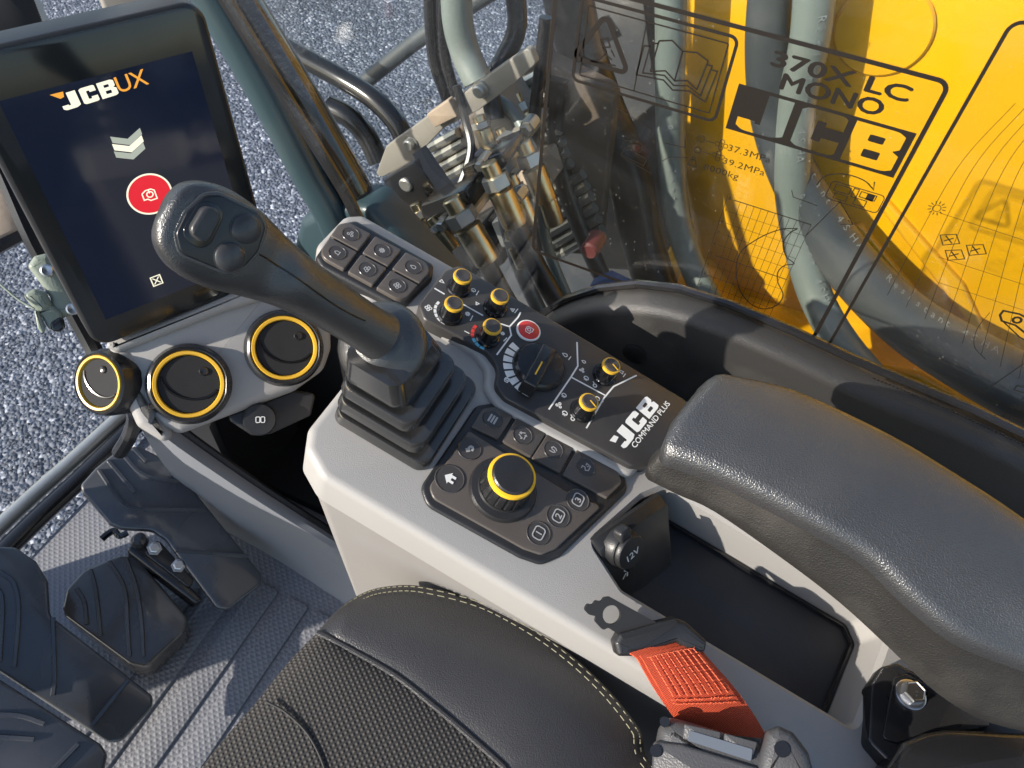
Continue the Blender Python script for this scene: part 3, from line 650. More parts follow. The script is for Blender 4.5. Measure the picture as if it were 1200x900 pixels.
# rails and pipes
def pipe(name, label, cat, pts, r, m, group=None): return tag(obj(name, *tube(path(pts), r, 14, 8), M[m]), label, cat, group)
pipe('handrail', 'black bent handrail running from the cab pillar to the bracket bar', 'handrail', [(290, 30, .95), (345, 62, .95), (400, 92, .95), (440, 118, .94), (468, 150, .93), (478, 185, .92)], .017, 'blackp', 'rails outside the window')
pipe('handrail', 'lower black curved rail between the pillar and the bracket bar', 'handrail', [(385, 125, .92), (410, 138, .92), (430, 160, .92), (444, 190, .91)], .018, 'blackp', 'rails outside the window')
pipe('handrail', 'grey-green angled rail crossing behind the vertical pipes', 'handrail', [(425, 98, 1.1), (470, 62, 1.1), (505, 36, 1.1), (560, 0, 1.1), (600, -25, 1.1)], .014, 'hose3', 'rails outside the window')
pipe('steel_pipe', 'thin black pipe, left of the pair above the bracket bar', 'pipe', [(503, -40, .9), (505, 30, .9), (510, 75, .9), (525, 118, .9)], .009, 'blackp', 'pipes above the bracket bar')
pipe('steel_pipe', 'thin black pipe, right of the pair above the bracket bar', 'pipe', [(519, -40, .9), (519, 30, .9), (522, 70, .9), (534, 112, .9)], .008, 'blackp', 'pipes above the bracket bar')
pipe('hydraulic_hose', 'fat green-grey hose end dropping onto the bracket bar', 'hose', [(535, -40, .9), (536, 20, .9), (545, 60, .9), (560, 95, .89)], .021, 'hose', 'hydraulic hoses beside the boom')
blk('step_panel', 'small blue painted panel low behind the hoses near the trim', 'panel', [(690, 335), (712, 325), (760, 348), (755, 365), (735, 362), (700, 350)], .95, .02, 'bluep')
fq = Frame((.84, 0, 0), (0, -1, 0), (0, 0, 1)); tag(obj('pipe_cap', *lathe(fq.shift(*fq.px(692, 292)), [(.014, -.03), (.014, .004), (.011, .008), (0, .008)], 24), M['dullred']), 'dull red round pipe cap low among the hoses', 'cap')
# chassis mass behind everything on the left of the boom
CX = 1.25
f = Frame((CX, 0, 0), (0, -1, 0), (0, 0, 1))
tag(obj('chassis_side', *slab(f, rpoly(f.pxs([(452, 262), (500, 200), (560, 190), (640, 30), (700, -40), (860, -60), (860, 420), (640, 520), (450, 420)]), .03), -.4, 0, .02), M['chassis']), 'blue-grey machine chassis behind hoses and valve stack', 'chassis')
# the front pillar of the cab
t = thing('front_pillar', 'glossy black slanted cab pillar between monitor and side window', 'pillar', onx(420, 225, .63))
P = [onx(x, y, .63) for x, y in [(226, -80), (286, 10), (345, 105), (395, 190), (418, 232), (430, 262)]]
obj('post', *tube(P, .0235, 16, 6), M['pillar'], t)
obj('seal', *tube([onx(x, y, .60) for x, y in [(215, -60), (262, 20), (318, 120), (362, 205), (385, 245), (398, 275)]], .021, 12, 6), M['pillar2'], t)
obj('pillar_foot', *slab(Frame((.62, 0, 0), (0, -1, 0), (0, 0, 1)), rpoly(Frame((.62, 0, 0), (0, -1, 0), (0, 0, 1)).pxs([(360, 250), (392, 232), (440, 232), (480, 275), (560, 360), (560, 470), (380, 470), (340, 330)]), .02), -.03, .02, .012), M['pillar2'], t)

# ------------------------------------------------------------------ window trim
t = thing('window_trim', 'dark grey grained trim panel under the side window, behind the control console', 'trim', (.54, 0, .35))
TX = .535
TF = Frame((TX, 0, 0), (0, -1, 0), (0, 0, 1))
top = TF.pxs([(585, 470), (610, 410), (640, 381), (690, 364), (750, 361), (820, 377), (920, 418), (1015, 463), (1110, 502), (1200, 545), (1330, 610)])
top = [(p[0], p[1]) for p in smoothpath([A3(*p, 0) for p in top], 4)]
outl = top+[(top[-1][0], .30), (top[0][0], .30)]
obj('trim_panel', *slab(TF, outl[::-1], -.032, .0, .012, 4), M['trim'], t)
obj('trim_plug', *lathe(TF.shift(*TF.px(744, 414)), [(.013, -.002), (.013, .002), (.011, .0035), (0, .004)], 28), M['armside'], t)
obj('trim_ledge', *slab(Frame((.50, 0, .46), (1, 0, 0), (0, 1, 0)), rect(-.06, -.6, .06, .16), -.02, 0, .004), M['cavity'], t)
obj('glass_seal', *tube([TF.P(p[0], p[1]+.006, -.030) for p in top[::3]], .0045, 8, 1), M['blackp'], t)
D = MB()
sp = smoothpath([A3(*p, 0) for p in TF.pxs([(1020, 459), (1110, 497), (1200, 540), (1300, 590)])], 40)
for i in range(0, len(sp)-1, 2): D.add(slab(TF.shift(sp[i][0], sp[i][1]+.004, -.014), rect(-.0012, -.0006, .0012, .0006), 0, .001))
stuff(D.obj('trim_stitching', M['gloss'], t, 0))

# ------------------------------------------------------------------ right-hand console
TILT = math.radians(15)
KO = at(590, 560, .62)
K = Frame(KO, (1, 0, 0), (0, math.cos(TILT), math.sin(TILT)))
kx = lambda x: x-KO[0]
t = CON = thing('control_console', 'beige right-hand control console carrying joystick, switch panel and storage tray', 'console', (.33, 0, 0))
outer = rpoly([(kx(.2175), -.44), (kx(.2175), .118), (kx(.2305), .141), (kx(.247), .1495), (kx(.345), .149), (kx(.375), .178), (kx(.3905), .236), (kx(.401), .246), (kx(.447), .246), (kx(.459), .234), (kx(.466), -.125), (kx(.455), -.15), (kx(.455), -.44)],
              [.01, .02, .012, .012, .01, .02, .01, .012, .012, .01, .01, .01, .01])
TR = rpoly([(kx(.262), -.122), (kx(.262), -.333), (kx(.358), -.349), (kx(.374), -.335), (kx(.374), -.124), (kx(.350), -.106), (kx(.286), -.0815)], [.012, .012, .012, .012, .012, .012, .012])
recess = rpoly([(kx(.355), .155), (kx(.392), .135), (kx(.392), .065), (kx(.37), .035), (kx(.350), .04), (kx(.345), .09)], .015)
# top shell with opening for the tray, rounded shoulder, side walls
def shell():
    V = []; F = []; n = len(outer); prof = [(.0, 0)]
    R_ = .0075; loops = []
    for k in range(5):
        a = math.pi/2*k/4; loops.append((inset(outer, R_*(1-math.sin(a))), -R_*(1-math.cos(a))) if k else (inset(outer, R_), 0))
    V = [K.P(u, v, w) for p, w in loops for u, v in p]+[K.P(u, v, -.040 if v < .152 else -.020) for u, v in outer]; loops.append((outer, 0))
    for k in range(len(loops)-1):
        for i in range(n): F.append([k*n+i, k*n+(i+1) % n, (k+1)*n+(i+1) % n, (k+1)*n+i])
    base = len(V); inn = loops[0][0]; pts = inn+TR
    tri = tessellate_polygon([[Vector((u, v, 0)) for u, v in inn], [Vector((u, v, 0)) for u, v in TR]])
    idx = list(range(n))+[base+i for i in range(len(TR))]
    V += [K.P(u, v, 0) for u, v in TR]
    for tr_ in tri: F.append([idx[i] for i in tr_])
    b2 = len(V); m = len(TR); rr = inset(TR, .004) if area(TR) > 0 else inset(TR, -.004)
    V += [K.P(u, v, -.004) for u, v in rr]; b3 = len(V); V += [K.P(u, v, -.052) for u, v in rr]
    for i in range(m):
        j = (i+1) % m; F.append([base+i, base+j, b2+j, b2+i]); F.append([b2+i, b2+j, b3+j, b3+i])
    return V, F
obj('top_shell', *shell(), M['beige'], t, 40)
body = rpoly([(kx(.2175), -.44), (kx(.2175), .118), (kx(.2305), .141), (kx(.247), .1495), (kx(.345), .149), (kx(.462), .149), (kx(.462), -.44)], [.01, .02, .012, .012, .01, .01, .01])
low = inset(body, .0035)
obj('lower_shell', *loft([[K.P(u, v, -.039) for u, v in low], [K.P(u, v, -.0405) for u, v in low], [K.P(u*.90+.006*(u < 0), v*.55-.02 if v > 0 else v-.02, -.33) for u, v in low]], False, True), M['beige_shade'], t)
obj('tray_mat', *slab(K, inset(TR if area(TR) > 0 else TR[::-1], .005), -.055, -.048, .001, 1), M['traym'], t)
tin = inset(TR if area(TR) > 0 else TR[::-1], .006)
obj('tray_mat_rim', *tube([K.P(u, v, -.046) for u, v in tin+tin[:1]], .0028, 6, 1), M['blackp'], t)
# step in the shell next to the joystick boot
obj('moulded_step', *slab(K, rpoly(K.pxs([(488, 378), (535, 404), (556, 418), (568, 436), (566, 456), (580, 478), (640, 512), (735, 562), (760, 540), (600, 450), (595, 420), (560, 395), (500, 365)], .003), .012), -.002, .0075, .005, 4), M['beige'], t)

# ------------------------------------------------------------------ six-key pad
WK = .010
KP = Frame(K.P(0, 0, 0), K.ex, K.ey)
t = thing('key_pad', 'brown-grey pad of six dimpled keys at the front end of the console', 'keypad', K.P(*K.px(440, 305, WK), 0))
kpo = rpoly(K.pxs([(370, 297), (397, 258), (418, 254), (510, 306), (508, 322), (478, 352), (458, 353), (376, 309)], WK), [.006, .008, .006, .006, .006, .008, .006, .006])
obj('pad_base', *slab(K, kpo, -.004, WK-.003, .004), M['black'], t)
kc = K.pxs([(372, 299), (401, 257), (509, 313), (472, 355)], WK)   # front-left, front-right, rear-right, rear-left
def bil(a, b):   # a 0..1 front to rear, b 0..1 left to right
    fl, fr_, rr, rl = [A3(*p) for p in kc]; return tuple((fl*(1-b)+fr_*b)*(1-a)+(rl*(1-b)+rr*b)*a)
def icon_strokes(kind):
    C = lambda r, n=14, a0=0, a1=2*math.pi: [(r*math.cos(a0+(a1-a0)*i/n), r*math.sin(a0+(a1-a0)*i/n)) for i in range(n+1)]
    return {'car': [[(-.6, -.3), (.6, -.3), (.6, .1), (.3, .15), (.2, .5), (-.3, .5), (-.4, .1), (-.6, .05), (-.6, -.3)], C(.14)],
            'beacon': [[(-.5, -.4), (.5, -.4)], [(-.3, -.4), (-.3, .2), (0, .5), (.3, .2), (.3, -.4)]],
            'fan': [[(.4*math.cos(k*2.09)+.22*math.cos(x), .4*math.sin(k*2.09)+.22*math.sin(x)) for x in np.linspace(0, 6.28, 10)] for k in range(3)],
            'drop': [[(0, .6), (.35, 0), (.3, -.35), (0, -.5), (-.3, -.35), (-.35, 0), (0, .6)]],
            'fan4': [[(.38*math.cos(k*1.57+.4)+.25*math.cos(x), .38*math.sin(k*1.57+.4)+.25*math.sin(x)) for x in np.linspace(0, 6.28, 10)] for k in range(4)],
            'gear': [C(.38), C(.18)]+[[(.38*math.cos(k*.785), .38*math.sin(k*.785)), (.58*math.cos(k*.785), .58*math.sin(k*.785))] for k in range(8)],
            'lamp': [[(-.3, .5), (.1, .5), (.35, .2), (.35, -.2), (.1, -.5), (-.3, -.5), (-.3, .5)], [(-.7, .3), (-.45, .2)], [(-.7, 0), (-.45, 0)], [(-.7, -.3), (-.45, -.2)]],
            'wiper': [[(-.5, -.4), (0, .4), (.5, -.4), (-.5, -.4)], [(-.1, -.3), (.2, .1)]],
            'engine': [[(-.6, .25), (-.6, -.35), (-.3, -.35), (-.1, -.55), (.45, -.55), (.45, .25), (.2, .45), (-.25, .45), (-.6, .25)], C(.26), [(0, .1), (0, .5)]],
            'horn': [[(-.5, .15), (-.5, -.15), (-.2, -.15), (.3, -.45), (.3, .45), (-.2, .15), (-.5, .15)]],
            'tri': [[(-.4, .5), (.4, .3), (-.1, -.55), (-.4, .5)]],
            'arrow': [[(-.5, .1), (.2, .1), (.4, -.05), (.4, -.3), (.2, -.45), (-.2, -.45)], [(-.25, .4), (-.55, .1), (-.25, -.2)]],
            'cycle': [[(-.1, .55), (-.5, -.1)], [(-.5, -.4), (.3, -.4)], [(.55, -.2), (.15, .5)], [(-.62, .1), (-.5, -.1), (-.3, 0)], [(.1, -.25), (.3, -.4), (.15, -.6)], [(.1, .2), (.15, .5), (.4, .4)]],
            'hook': [[(-.4, .5), (-.4, -.1), (-.2, -.35), (0, -.1), (0, .2), (.2, .4), (.45, .2), (.4, -.2), (.1, -.5)]],
            'bucket': [[(-.5, .5), (-.1, .5), (-.1, .1), (-.5, -.1), (-.3, -.5), (.4, -.5), (.55, .1), (.2, .1)], [(.1, -.1), (.3, -.3)]],
            'bars': []}[kind]
def icon(fr, c, s, kind, w, wd=.0009):
    m = MB()
    if kind == 'bars':
        for k in (-1, 0, 1): m.add(flat(fr, [[(c[0]-s*.62, c[1]+k*s*.42-s*.13), (c[0]+s*.62, c[1]+k*s*.42-s*.13), (c[0]+s*.62, c[1]+k*s*.42+s*.13), (c[0]-s*.62, c[1]+k*s*.42+s*.13)]], w))
        return m
    for p in icon_strokes(kind): m.add(stroke(fr, [(c[0]+a*s, c[1]+b*s) for a, b in p], wd, w))
    return m
def dimple(fr, c, r, w):
    return lathe(fr.shift(*c), [(r*1.06, w+.0003), (r, w+.0008), (r*.92, w+.0002), (r*.6, w+.00005), (0, w+.00003)], 28)
kinds = ['beacon', 'fan', 'car', 'gear', 'fan4', 'drop']
for i in range(3):
    for j in range(2):
        g0, g1 = .022, .020
        a0, a1, b0, b1 = i/3+g0*(i > 0), (i+1)/3-g0*(i < 2), j/2+g1*(j > 0), (j+1)/2-g1*(j < 1)
        rad = [.0015]*4
        cs = [bil(a0, b0), bil(a0, b1), bil(a1, b1), bil(a1, b0)]
        if i == 0: rad[0 if j == 0 else 1] = .011
        if i == 2: rad[3 if j == 0 else 2] = .011
        k_ = obj('key', *slab(K, rpoly(cs, rad), WK-.004, WK+.001, .0012), M['key'], t)
        c = bil((a0+a1)/2, (b0+b1)/2)
        obj('dimple', *dimple(K, c, .0075, WK+.001), M['dimple'], k_)
        icon(K, c, .005, kinds[i*2+j], WK+.0016, .0007).obj('icon', M['icon'], k_, 0)

# ------------------------------------------------------------------ switch panel
WS = .014
t = thing('switch_panel', 'glossy black switch panel with knobs and red button along the window side', 'control panel', K.P(*K.px(640, 430, WS), 0))
spo = rpoly(K.pxs([(490, 356), (521, 316), (540, 310), (600, 346), (700, 405), (806, 469), (806, 482), (762, 545), (740, 546), (592, 466), (580, 452), (584, 430), (570, 412), (548, 400), (497, 374)], WS), [.008, .008, .006, 0, 0, .006, .006, .008, .008, .008, .012, .014, .012, .01, .008])
obj('panel_body', *slab(K, spo, -.002, WS, .0025), M['panel'], t)
D = MB()
def pl(pts, wd=.0014, w=WS): D.add(stroke(K, K.pxs(pts, w), wd, w+.0003))
# dividing lines
pl([(509, 338), (521, 345)]); pl([(541, 356), (566, 370)]); pl([(585, 379), (597, 383), (607, 372), (610, 366)]); pl([(597, 383), (599, 393), (582, 416)])
pl([(676, 401), (677, 429), (669, 442), (643, 480)]); pl([(669, 442), (710, 464)]); pl([(746, 440), (719, 453), (708, 466), (687, 502)])
# icons and scales
for x, y, s, k in ((518, 330, .0040, 'tri'), (555, 340, .0036, 'lamp'), (502, 361, .0048, 'fan4'), (548, 368, .0042, 'gear'), (559, 356, .0034, 'horn'), (600, 363, .0040, 'wiper'), (589, 391, .0034, 'gear'),
                   (662, 416, .0046, 'drop'), (684, 424, .0036, 'drop'), (682, 434, .0038, 'fan'), (687, 443, .0040, 'lamp'), (728, 436, .0040, 'beacon'), (661, 463, .0038, 'lamp'), (655, 475, .0046, 'fan'), (662, 484, .0042, 'lamp'), (700, 467, .0042, 'lamp'), (594, 445, .0042, 'engine')):
    m_ = icon(K, K.px(x, y, WS), s, k, WS+.0003, .0008); D.add((m_.v, m_.f))
for x, y in ((697, 452), (671, 491)):
    c = K.px(x, y, WS); D.add(stroke(K, circ(*c, .0016, 10), .0010, WS+.0003, closed=True)); D.add(stroke(K, [(c[0]+.001, c[1]+.0008), (c[0]+.003, c[1]+.003)], .001, WS+.0003))
for a, b in (((544, 388), (550, 391)), ((561, 341), (558, 346)), ((554, 370), (551, 376)), ((607, 362), (603, 367)), ((669, 418), (666, 422)), ((733, 438), (730, 442)), ((594, 396), (590, 400)), ((707, 470), (703, 474))): pl([a, b], .0009)
def arcseg(cx, cy, r0, r1, a0, a1, n):
    out = []
    c = K.px(cx, cy, WS)
    for k in range(n):
        b0 = a0+(a1-a0)*k/n+.03; b1 = a0+(a1-a0)*(k+1)/n-.03; th = np.linspace(b0, b1, 5)
        out.append([(c[0]+r1*math.cos(x), c[1]+r1*math.sin(x)) for x in th]+[(c[0]+r0*math.cos(x), c[1]+r0*math.sin(x)) for x in th[::-1]])
    return out
for p in arcseg(632, 431, .0245, .0325, math.radians(72), math.radians(190), 8): D.add(flat(K, [p], WS+.0003))
for p in arcseg(528, 366, .0125, .0150, math.radians(75), math.radians(190), 6): D.add(flat(K, [p], WS+.0003))
D.obj('white_print', M['white'], t, 0)
D = MB(); E2 = MB(); segs = arcseg(572, 394, .0125, .0155, math.radians(75), math.radians(195), 6)
for p in segs[:3]: D.add(flat(K, [p], WS+.0003))
for p in segs[3:]: E2.add(flat(K, [p], WS+.0003))
D.obj('red_scale', M['redprint'], t, 0); E2.obj('blue_scale', M['blueprint'], t, 0)
# logo
a, b, c_ = K.px(733, 528, WS), K.px(773, 478, WS), K.px(721, 515, WS)
LW = math.hypot(b[0]-a[0], b[1]-a[1]); ang = math.atan2(b[1]-a[1], b[0]-a[0]); KL = K.shift(a[0], a[1], 0, ang)
m_ = logo(KL.shift(.002, .001), .0150, LW*.95, WS+.0003); tri_ = [(-.0035, .0165), (.004, .0165), (.0055, .0125), (-.001, .0115)]
m_.add(flat(KL.shift(.0005, -.001), [tri_], WS+.0003)); m_.obj('logo_print', M['white'], t, 0)
a = K.px(744, 526, WS); obj('command_print', *text(K.shift(a[0], a[1], 0, ang), 'COMMAND PLUS', .0070, WS+.0003, 1.16, .012, 1.0), M['white'], t, 0)
def knob(x, y, r, h, label):
    c = K.px(x, y, WS); f = K.shift(*c, WS); k_ = obj('knob', *lathe(f, [(r*1.22, -.001), (r*1.25, .0015), (r*1.15, .0030), (r*1.02, .0035), (r*.98, .005), (r*.90, h-.0022), (r*.86, h-.0020)], 48, lambda th, w: 1-.05*(abs(math.sin(th*4.5)) > .93)*(.0036 < w < h-.002)), M['gloss'], t)
    k_['label'] = label
    obj('knob_ring', *lathe(f, [(r*.92, h-.0032), (r*.94, h-.0018), (r*.90, h-.0006), (r*.74, h-.0004), (r*.72, h-.001)], 40), M['gold'], k_)
    obj('knob_cap', *lathe(f, [(r*.74, h-.002), (r*.73, h+.0004), (r*.66, h+.0010), (r*.3, h+.0006), (0, h+.0003)], 32), M['dimple'], k_)
    return f, k_
for x, y, l in ((537, 338, 'small black knob, front and nearest the window'), (527, 370, 'fan speed knob nearest the joystick'), (580, 361, 'small knob beside the red button, window side'), (571, 396, 'temperature knob beside red and blue scale')): knob(x, y, .0088, .019, l)
for x, y, l in ((708, 440, 'wiper knob near the window trim'), (682, 482, 'work light knob beside the white logo')):
    f, k_ = knob(x, y, .0090, .018, l); obj('pointer', *stroke(f, [(.0, .0), (-.003, -.0065)], .0012, .0196), M['yellow'], k_, 0)
# throttle dial
f = K.shift(*K.px(631, 431, WS), WS); d_ = obj('throttle_dial', *lathe(f, [(.0235, -.001), (.0235, .002), (.0225, .0045), (.0205, .0065), (.012, .0078), (0, .0082)], 56), M['satin'], t)
d_['label'] = 'large black throttle dial with raised grip bar'
ba = math.radians(15); fb = f.shift(0, 0, .004, 0)
e0, e1 = K.px(621, 450, WS+.018), K.px(644, 408, WS+.018); fb = K.shift((e0[0]+e1[0])/2, (e0[1]+e1[1])/2, WS, math.atan2(e1[1]-e0[1], e1[0]-e0[0])); hl = math.hypot(e1[0]-e0[0], e1[1]-e0[1])/2
obj('dial_grip', *slab(fb, rect(-hl*1.05, -.0066, hl*1.05, .0066, .002), .003, .0200, .0022), M['satin'], d_); obj('dial_mark', *slab(fb, rect(-hl*.55, -.0006, hl*.15, .0006), .0201, .0204), M['yellow'], d_, 0)
# red start button
f = K.shift(*K.px(619, 388, WS), WS); r_ = obj('start_button', *lathe(f, [(.0112, -.001), (.0112, .0012), (.0106, .0018), (.0096, .0018)], 40, cap=False), M['white'], t); r_['label'] = 'round red engine start button with white rim'
obj('button_face', *lathe(f, [(.0098, 0), (.0098, .0018), (.0092, .0022), (0, .0024)], 40), M['red'], r_); icon(f, (0, 0), .0062, 'engine', .0026, .0007).obj('engine_icon', M['white'], r_, 0)

# ------------------------------------------------------------------ rotary controller module
WR = .005
t = thing('rotary_controller', 'dark brown-grey controller module with big ringed rotary knob and push keys', 'controller', K.P(*K.px(610, 570, WR), 0))
ro = rpoly(K.pxs([(546, 502), (562, 478), (580, 475), (612, 490), (728, 555), (733, 570), (655, 645), (635, 654), (612, 646), (506, 587), (500, 570)], WR), [.006, .006, .006, 0, .009, .009, .008, .008, .008, .010, .008])
obj('module_base', *slab(K, inset(ro, -.004), -.002, .003, .0025), M['black'], t)
rf = obj('module_face', *slab(K, rpoly(K.pxs([(549, 504), (661, 574), (706, 593), (652, 643), (635, 650), (614, 643), (508, 584), (503, 570)], WR), [.003, 0, .003, .006, .007, .007, .009, .008]), 0, WR, .0012), M['key'], t)
def mkey(label, pts, rad, ic_, c, s):
    k_ = obj('push_key', *slab(K, rpoly(K.pxs(pts, WR), rad), 0, WR+.0008, .001), M['key'], t); k_['label'] = label
    c = K.px(*c, WR); 
    obj('dimple', *dimple(K, c, .0082, WR+.0008), M['dimple'], k_); icon(K, c, s, ic_, WR+.0014, .0009).obj('icon', M['icon'], k_, 0)
mkey('menu key with three bars', [(552, 500), (565, 479), (580, 477), (601, 488), (584, 515)], [.001, .006, .005, .001, .001], 'bars', (577, 492), .0062)
mkey('key with triangular arrows', [(588, 517), (605, 490), (640, 508), (622, 536)], .001, 'cycle', (612, 511), .0060)
mkey('key with hook symbol', [(623, 537), (641, 509), (672, 525), (656, 554)], .001, 'hook', (648, 528), .0058)
mkey('key with bucket symbol', [(659, 556), (676, 527), (724, 553), (729, 566), (711, 584)], [.001, .001, .007, .006, .001], 'bucket', (686, 548), .0062)
D = MB()
def rbtn(label, x, y, kind, s, rr=.0095):
    c = K.px(x, y, WR); b_ = obj('push_button', *dimple(K, c, rr, WR), M['dimple'], t); b_['label'] = label
    if kind == 'home':
        m_ = MB().add(flat(K, [[(c[0]+a*s, c[1]+b*s) for a, b in [(-.95, 0), (0, .85), (.95, 0), (.6, 0), (.6, -.75), (.2, -.75), (.2, -.2), (-.2, -.2), (-.2, -.75), (-.6, -.75), (-.6, 0)]]], WR+.0009))
        m_.obj('icon', M['white'], b_, 0)
    elif kind in '123':
        m_ = MB().add(stroke(K, rpoly([(c[0]-s, c[1]-s*.8), (c[0]+s, c[1]-s*.8), (c[0]+s, c[1]+s*.8), (c[0]-s, c[1]+s*.8)], s*.5), .0010, WR+.0009, closed=True)); m_.add(text(K.shift(c[0], c[1]-s*.48), kind, s*1.4, WR+.0009, 1.2, .02, 1, 'CENTER'))
        m_.obj('icon', M['icon'], b_, 0)
    else: icon(K, c, s, kind, WR+.0009, .0020).obj('icon', M['icon'], b_, 0)
rbtn('back arrow button', 550, 526, 'arrow', .0056); rbtn('home button', 527, 561, 'home', .0056, .0115)
rbtn('button marked 1', 631, 625, '1', .0052); rbtn('button marked 2', 654, 605, '2', .0052); rbtn('button marked 3', 677, 586, '3', .0052)
f = K.shift(*K.px(589, 574, WR), WR); HK = .030
kb = obj('rotary_knob', *lathe(f, [(.0275, -.001), (.0275, .002), (.0262, .0045), (.0215, .0055), (.0208, .0075)], 56), M['black'], t); kb['label'] = 'big fluted rotary knob with yellow ring'
obj('knob_flutes', *lathe(f, [(.0200, .006), (.0205, .008), (.0190, HK-.006), (.0184, HK-.004)], 112, lambda th, w: 1-.055*(math.cos(th*18) > .55)*(.0065 < w < HK-.0045)), M['satin'], kb, 25)
obj('yellow_ring', *lathe(f, [(.0186, HK-.0055), (.0190, HK-.0035), (.0184, HK-.0015), (.0165, HK-.0008), (.0160, HK-.0015)], 56), M['yellow'], kb)
obj('knob_cap', *lathe(f, [(.0164, HK-.003), (.0162, HK-.0002), (.0150, HK+.0012), (.008, HK+.0020), (0, HK+.0023)], 48), M['black'], kb)

# ------------------------------------------------------------------ joystick
t = JO = thing('joystick', 'black joystick with rubber boot, thumb rocker and two round buttons', 'joystick', K.P(kx(.3125), .098, 0))
BC = A3(kx(.3125), .098)
def sq(cx, cy, hx, hy, w, r=.009, bulge=.004):
    p = rpoly([(cx-hx, cy-hy), (cx+hx, cy-hy), (cx+hx, cy+hy), (cx-hx, cy+hy)], r, 7); out = []
    for u, v in p:
        du, dv = (u-cx)/hx, (v-cy)/hy; k = 1+bulge/hx*(1-min(1, abs(du)*abs(dv)))
        out.append(K.P(cx+(u-cx)*k, cy+(v-cy)*k, w))
    return out
for w, cx_, c1, hx, hy in ((0, .3090, .0976, .0466, .0420), (.018, .3055, .1024, .0414, .0374), (.036, .3033, .1087, .0365, .0317)):
    c0 = kx(cx_)
    L = [sq(c0, c1, hx-.010, hy-.010, w-.001), sq(c0, c1, hx-.001, hy-.001, w), sq(c0, c1, hx, hy, w+.001), sq(c0, c1, hx-.0008, hy-.0008, w+.0088), sq(c0, c1, hx-.0018, hy-.0018, w+.0108), sq(c0, c1, hx-.0036, hy-.0036, w+.0114), sq(c0-.001, c1+.002, hx-.0115, hy-.0115, w+.0090), sq(c0-.001, c1+.003, hx-.0125, hy-.0125, w+.0195)]
    obj('boot_fold', *loft(L), M['rubber'], t, 38)
c0, c1 = kx(.3043), .116
obj('boot_collar', *loft([sq(c0, c1, .024, .018, .050), sq(c0, c1, .0326, .0253, .0515), sq(c0, c1, .0330, .0257, .0530), sq(c0-.0005, c1+.0005, .0322, .0250, .0560), sq(c0-.004, c1+.005, .0270, .0225, .074), sq(c0-.005, c1+.006, .019, .017, .076)]), M['rubber'], t, 38)
# grip: sections along the leaning handle
CL = [(446, 394, 60, .550, 34), (428, 383, 57, .540, 33), (400, 365, 59, .526, 33), (365, 343, 64, .511, 34), (335, 325, 72, .499, 34), (310, 311, 84, .490, 34), (288, 298, 97, .482, 33), (265, 286, 107, .475, 32), (243, 274, 110, .468, 31), (222, 264, 103, .462, 28), (205, 257, 86, .458, 23), (194, 253, 60, .455, 17), (188, 250, 24, .454, 8)]
CP = [at(x, y, d) for x, y, w, d, th in CL]
gax = unit(CP[8]-CP[0]); loops = []; TOPF = []
for i, (x, y, w, d, th) in enumerate(CL):
    vd = unit(CAMP-CP[i]); T = unit(CP[min(i+1, len(CP)-1)]-CP[max(i-1, 0)]); fd = unit(vd-T*(vd@T)); sd = np.cross(T, fd)
    hw = w/2*d*.97/FPX; hd = th/2000.; loop = []
    flatf = max(0, min(1, (i-4)/3)) if i > 4 else 0
    for k in range(32):
        a = 2*math.pi*k/32; cs, sn = math.cos(a), math.sin(a); e = 1-.36*flatf
        cx = math.copysign(abs(cs)**e, cs); cy = math.copysign(abs(sn)**e, sn)
        yy = cy*hd*(.72 if (cy > 0 and flatf) else 1)
        loop.append(CP[i]+sd*cx*hw+fd*yy)
    loops.append(loop); TOPF.append((sd, fd, hd))
# resample along the length for a smooth surface
def resample(loops, n):
    k = len(loops[0]); cols = [smoothpath([l[j] for l in loops], n) for j in range(k)]
    return [[cols[j][i] for j in range(k)] for i in range(len(cols[0]))]
GV, GF = loft(resample(loops, 4)); gb = obj('grip', GV, GF, M['grip'], t, 60)
from mathutils.bvhtree import BVHTree
GT = BVHTree.FromPolygons([Vector(v) for v in GV], GF)
# skirt at the foot of the grip
so_ = at(446, 404, .566); sk = unit(unit(CAMP-so_)*.80+gax*.45); sx_ = np.cross(A3(0, 1, 0), sk); fs = Frame(so_, sx_, np.cross(sk, sx_))
obj('grip_skirt', *lathe(fs, [(.022, -.012), (.030, -.0105), (.0328, -.008), (.0334, -.0055), (.0328, -.003), (.030, .0005), (.024, .0045), (.018, .008), (.0145, .012)], 48), M['grip'], t, 60)
# switch plate on the head
sd8, fd8, hd8 = TOPF[8]; fdm = unit(fd8*.65+unit(CAMP-CP[8])*.55); ro_ = CP[8]+fd8*(hd8*.72+.0030); rx_ = CM@A3(1, 0, 0); rx_ = unit(rx_-fdm*(rx_@fdm)); HF = Frame(ro_, rx_, np.cross(fdm, rx_))
hp = rpoly(HF.pxs([(206, 274), (218, 249), (240, 229), (258, 228), (304, 250), (312, 266), (303, 295), (286, 314), (268, 321), (212, 298)]), .007)
obj('plate_rim', *slab(HF, inset(hp, -.0014), -.012, -.0006, .0008), M['grip'], t)
pt = obj('switch_plate', *slab(HF, hp, -.010, .0004, .0012), M['panelblack'], t)
rk = rpoly(HF.pxs([(212, 276), (236, 234), (264, 245), (241, 295)]), .006)
obj('rocker_well', *slab(HF, inset(rk, -.0008), 0, .0008, .0005), M['gloss'], pt)
rk2 = rpoly(HF.pxs([(217, 271), (237, 237), (260, 248), (239, 288)]), .0055)
rb = obj('thumb_rocker', *slab(HF, rk2, 0, .0060, .0018), M['rocker'], pt)
D = MB(); e0, e1 = A3(*HF.px(219, 273)), A3(*HF.px(239, 239)); s0 = A3(*HF.px(239, 284))-e0
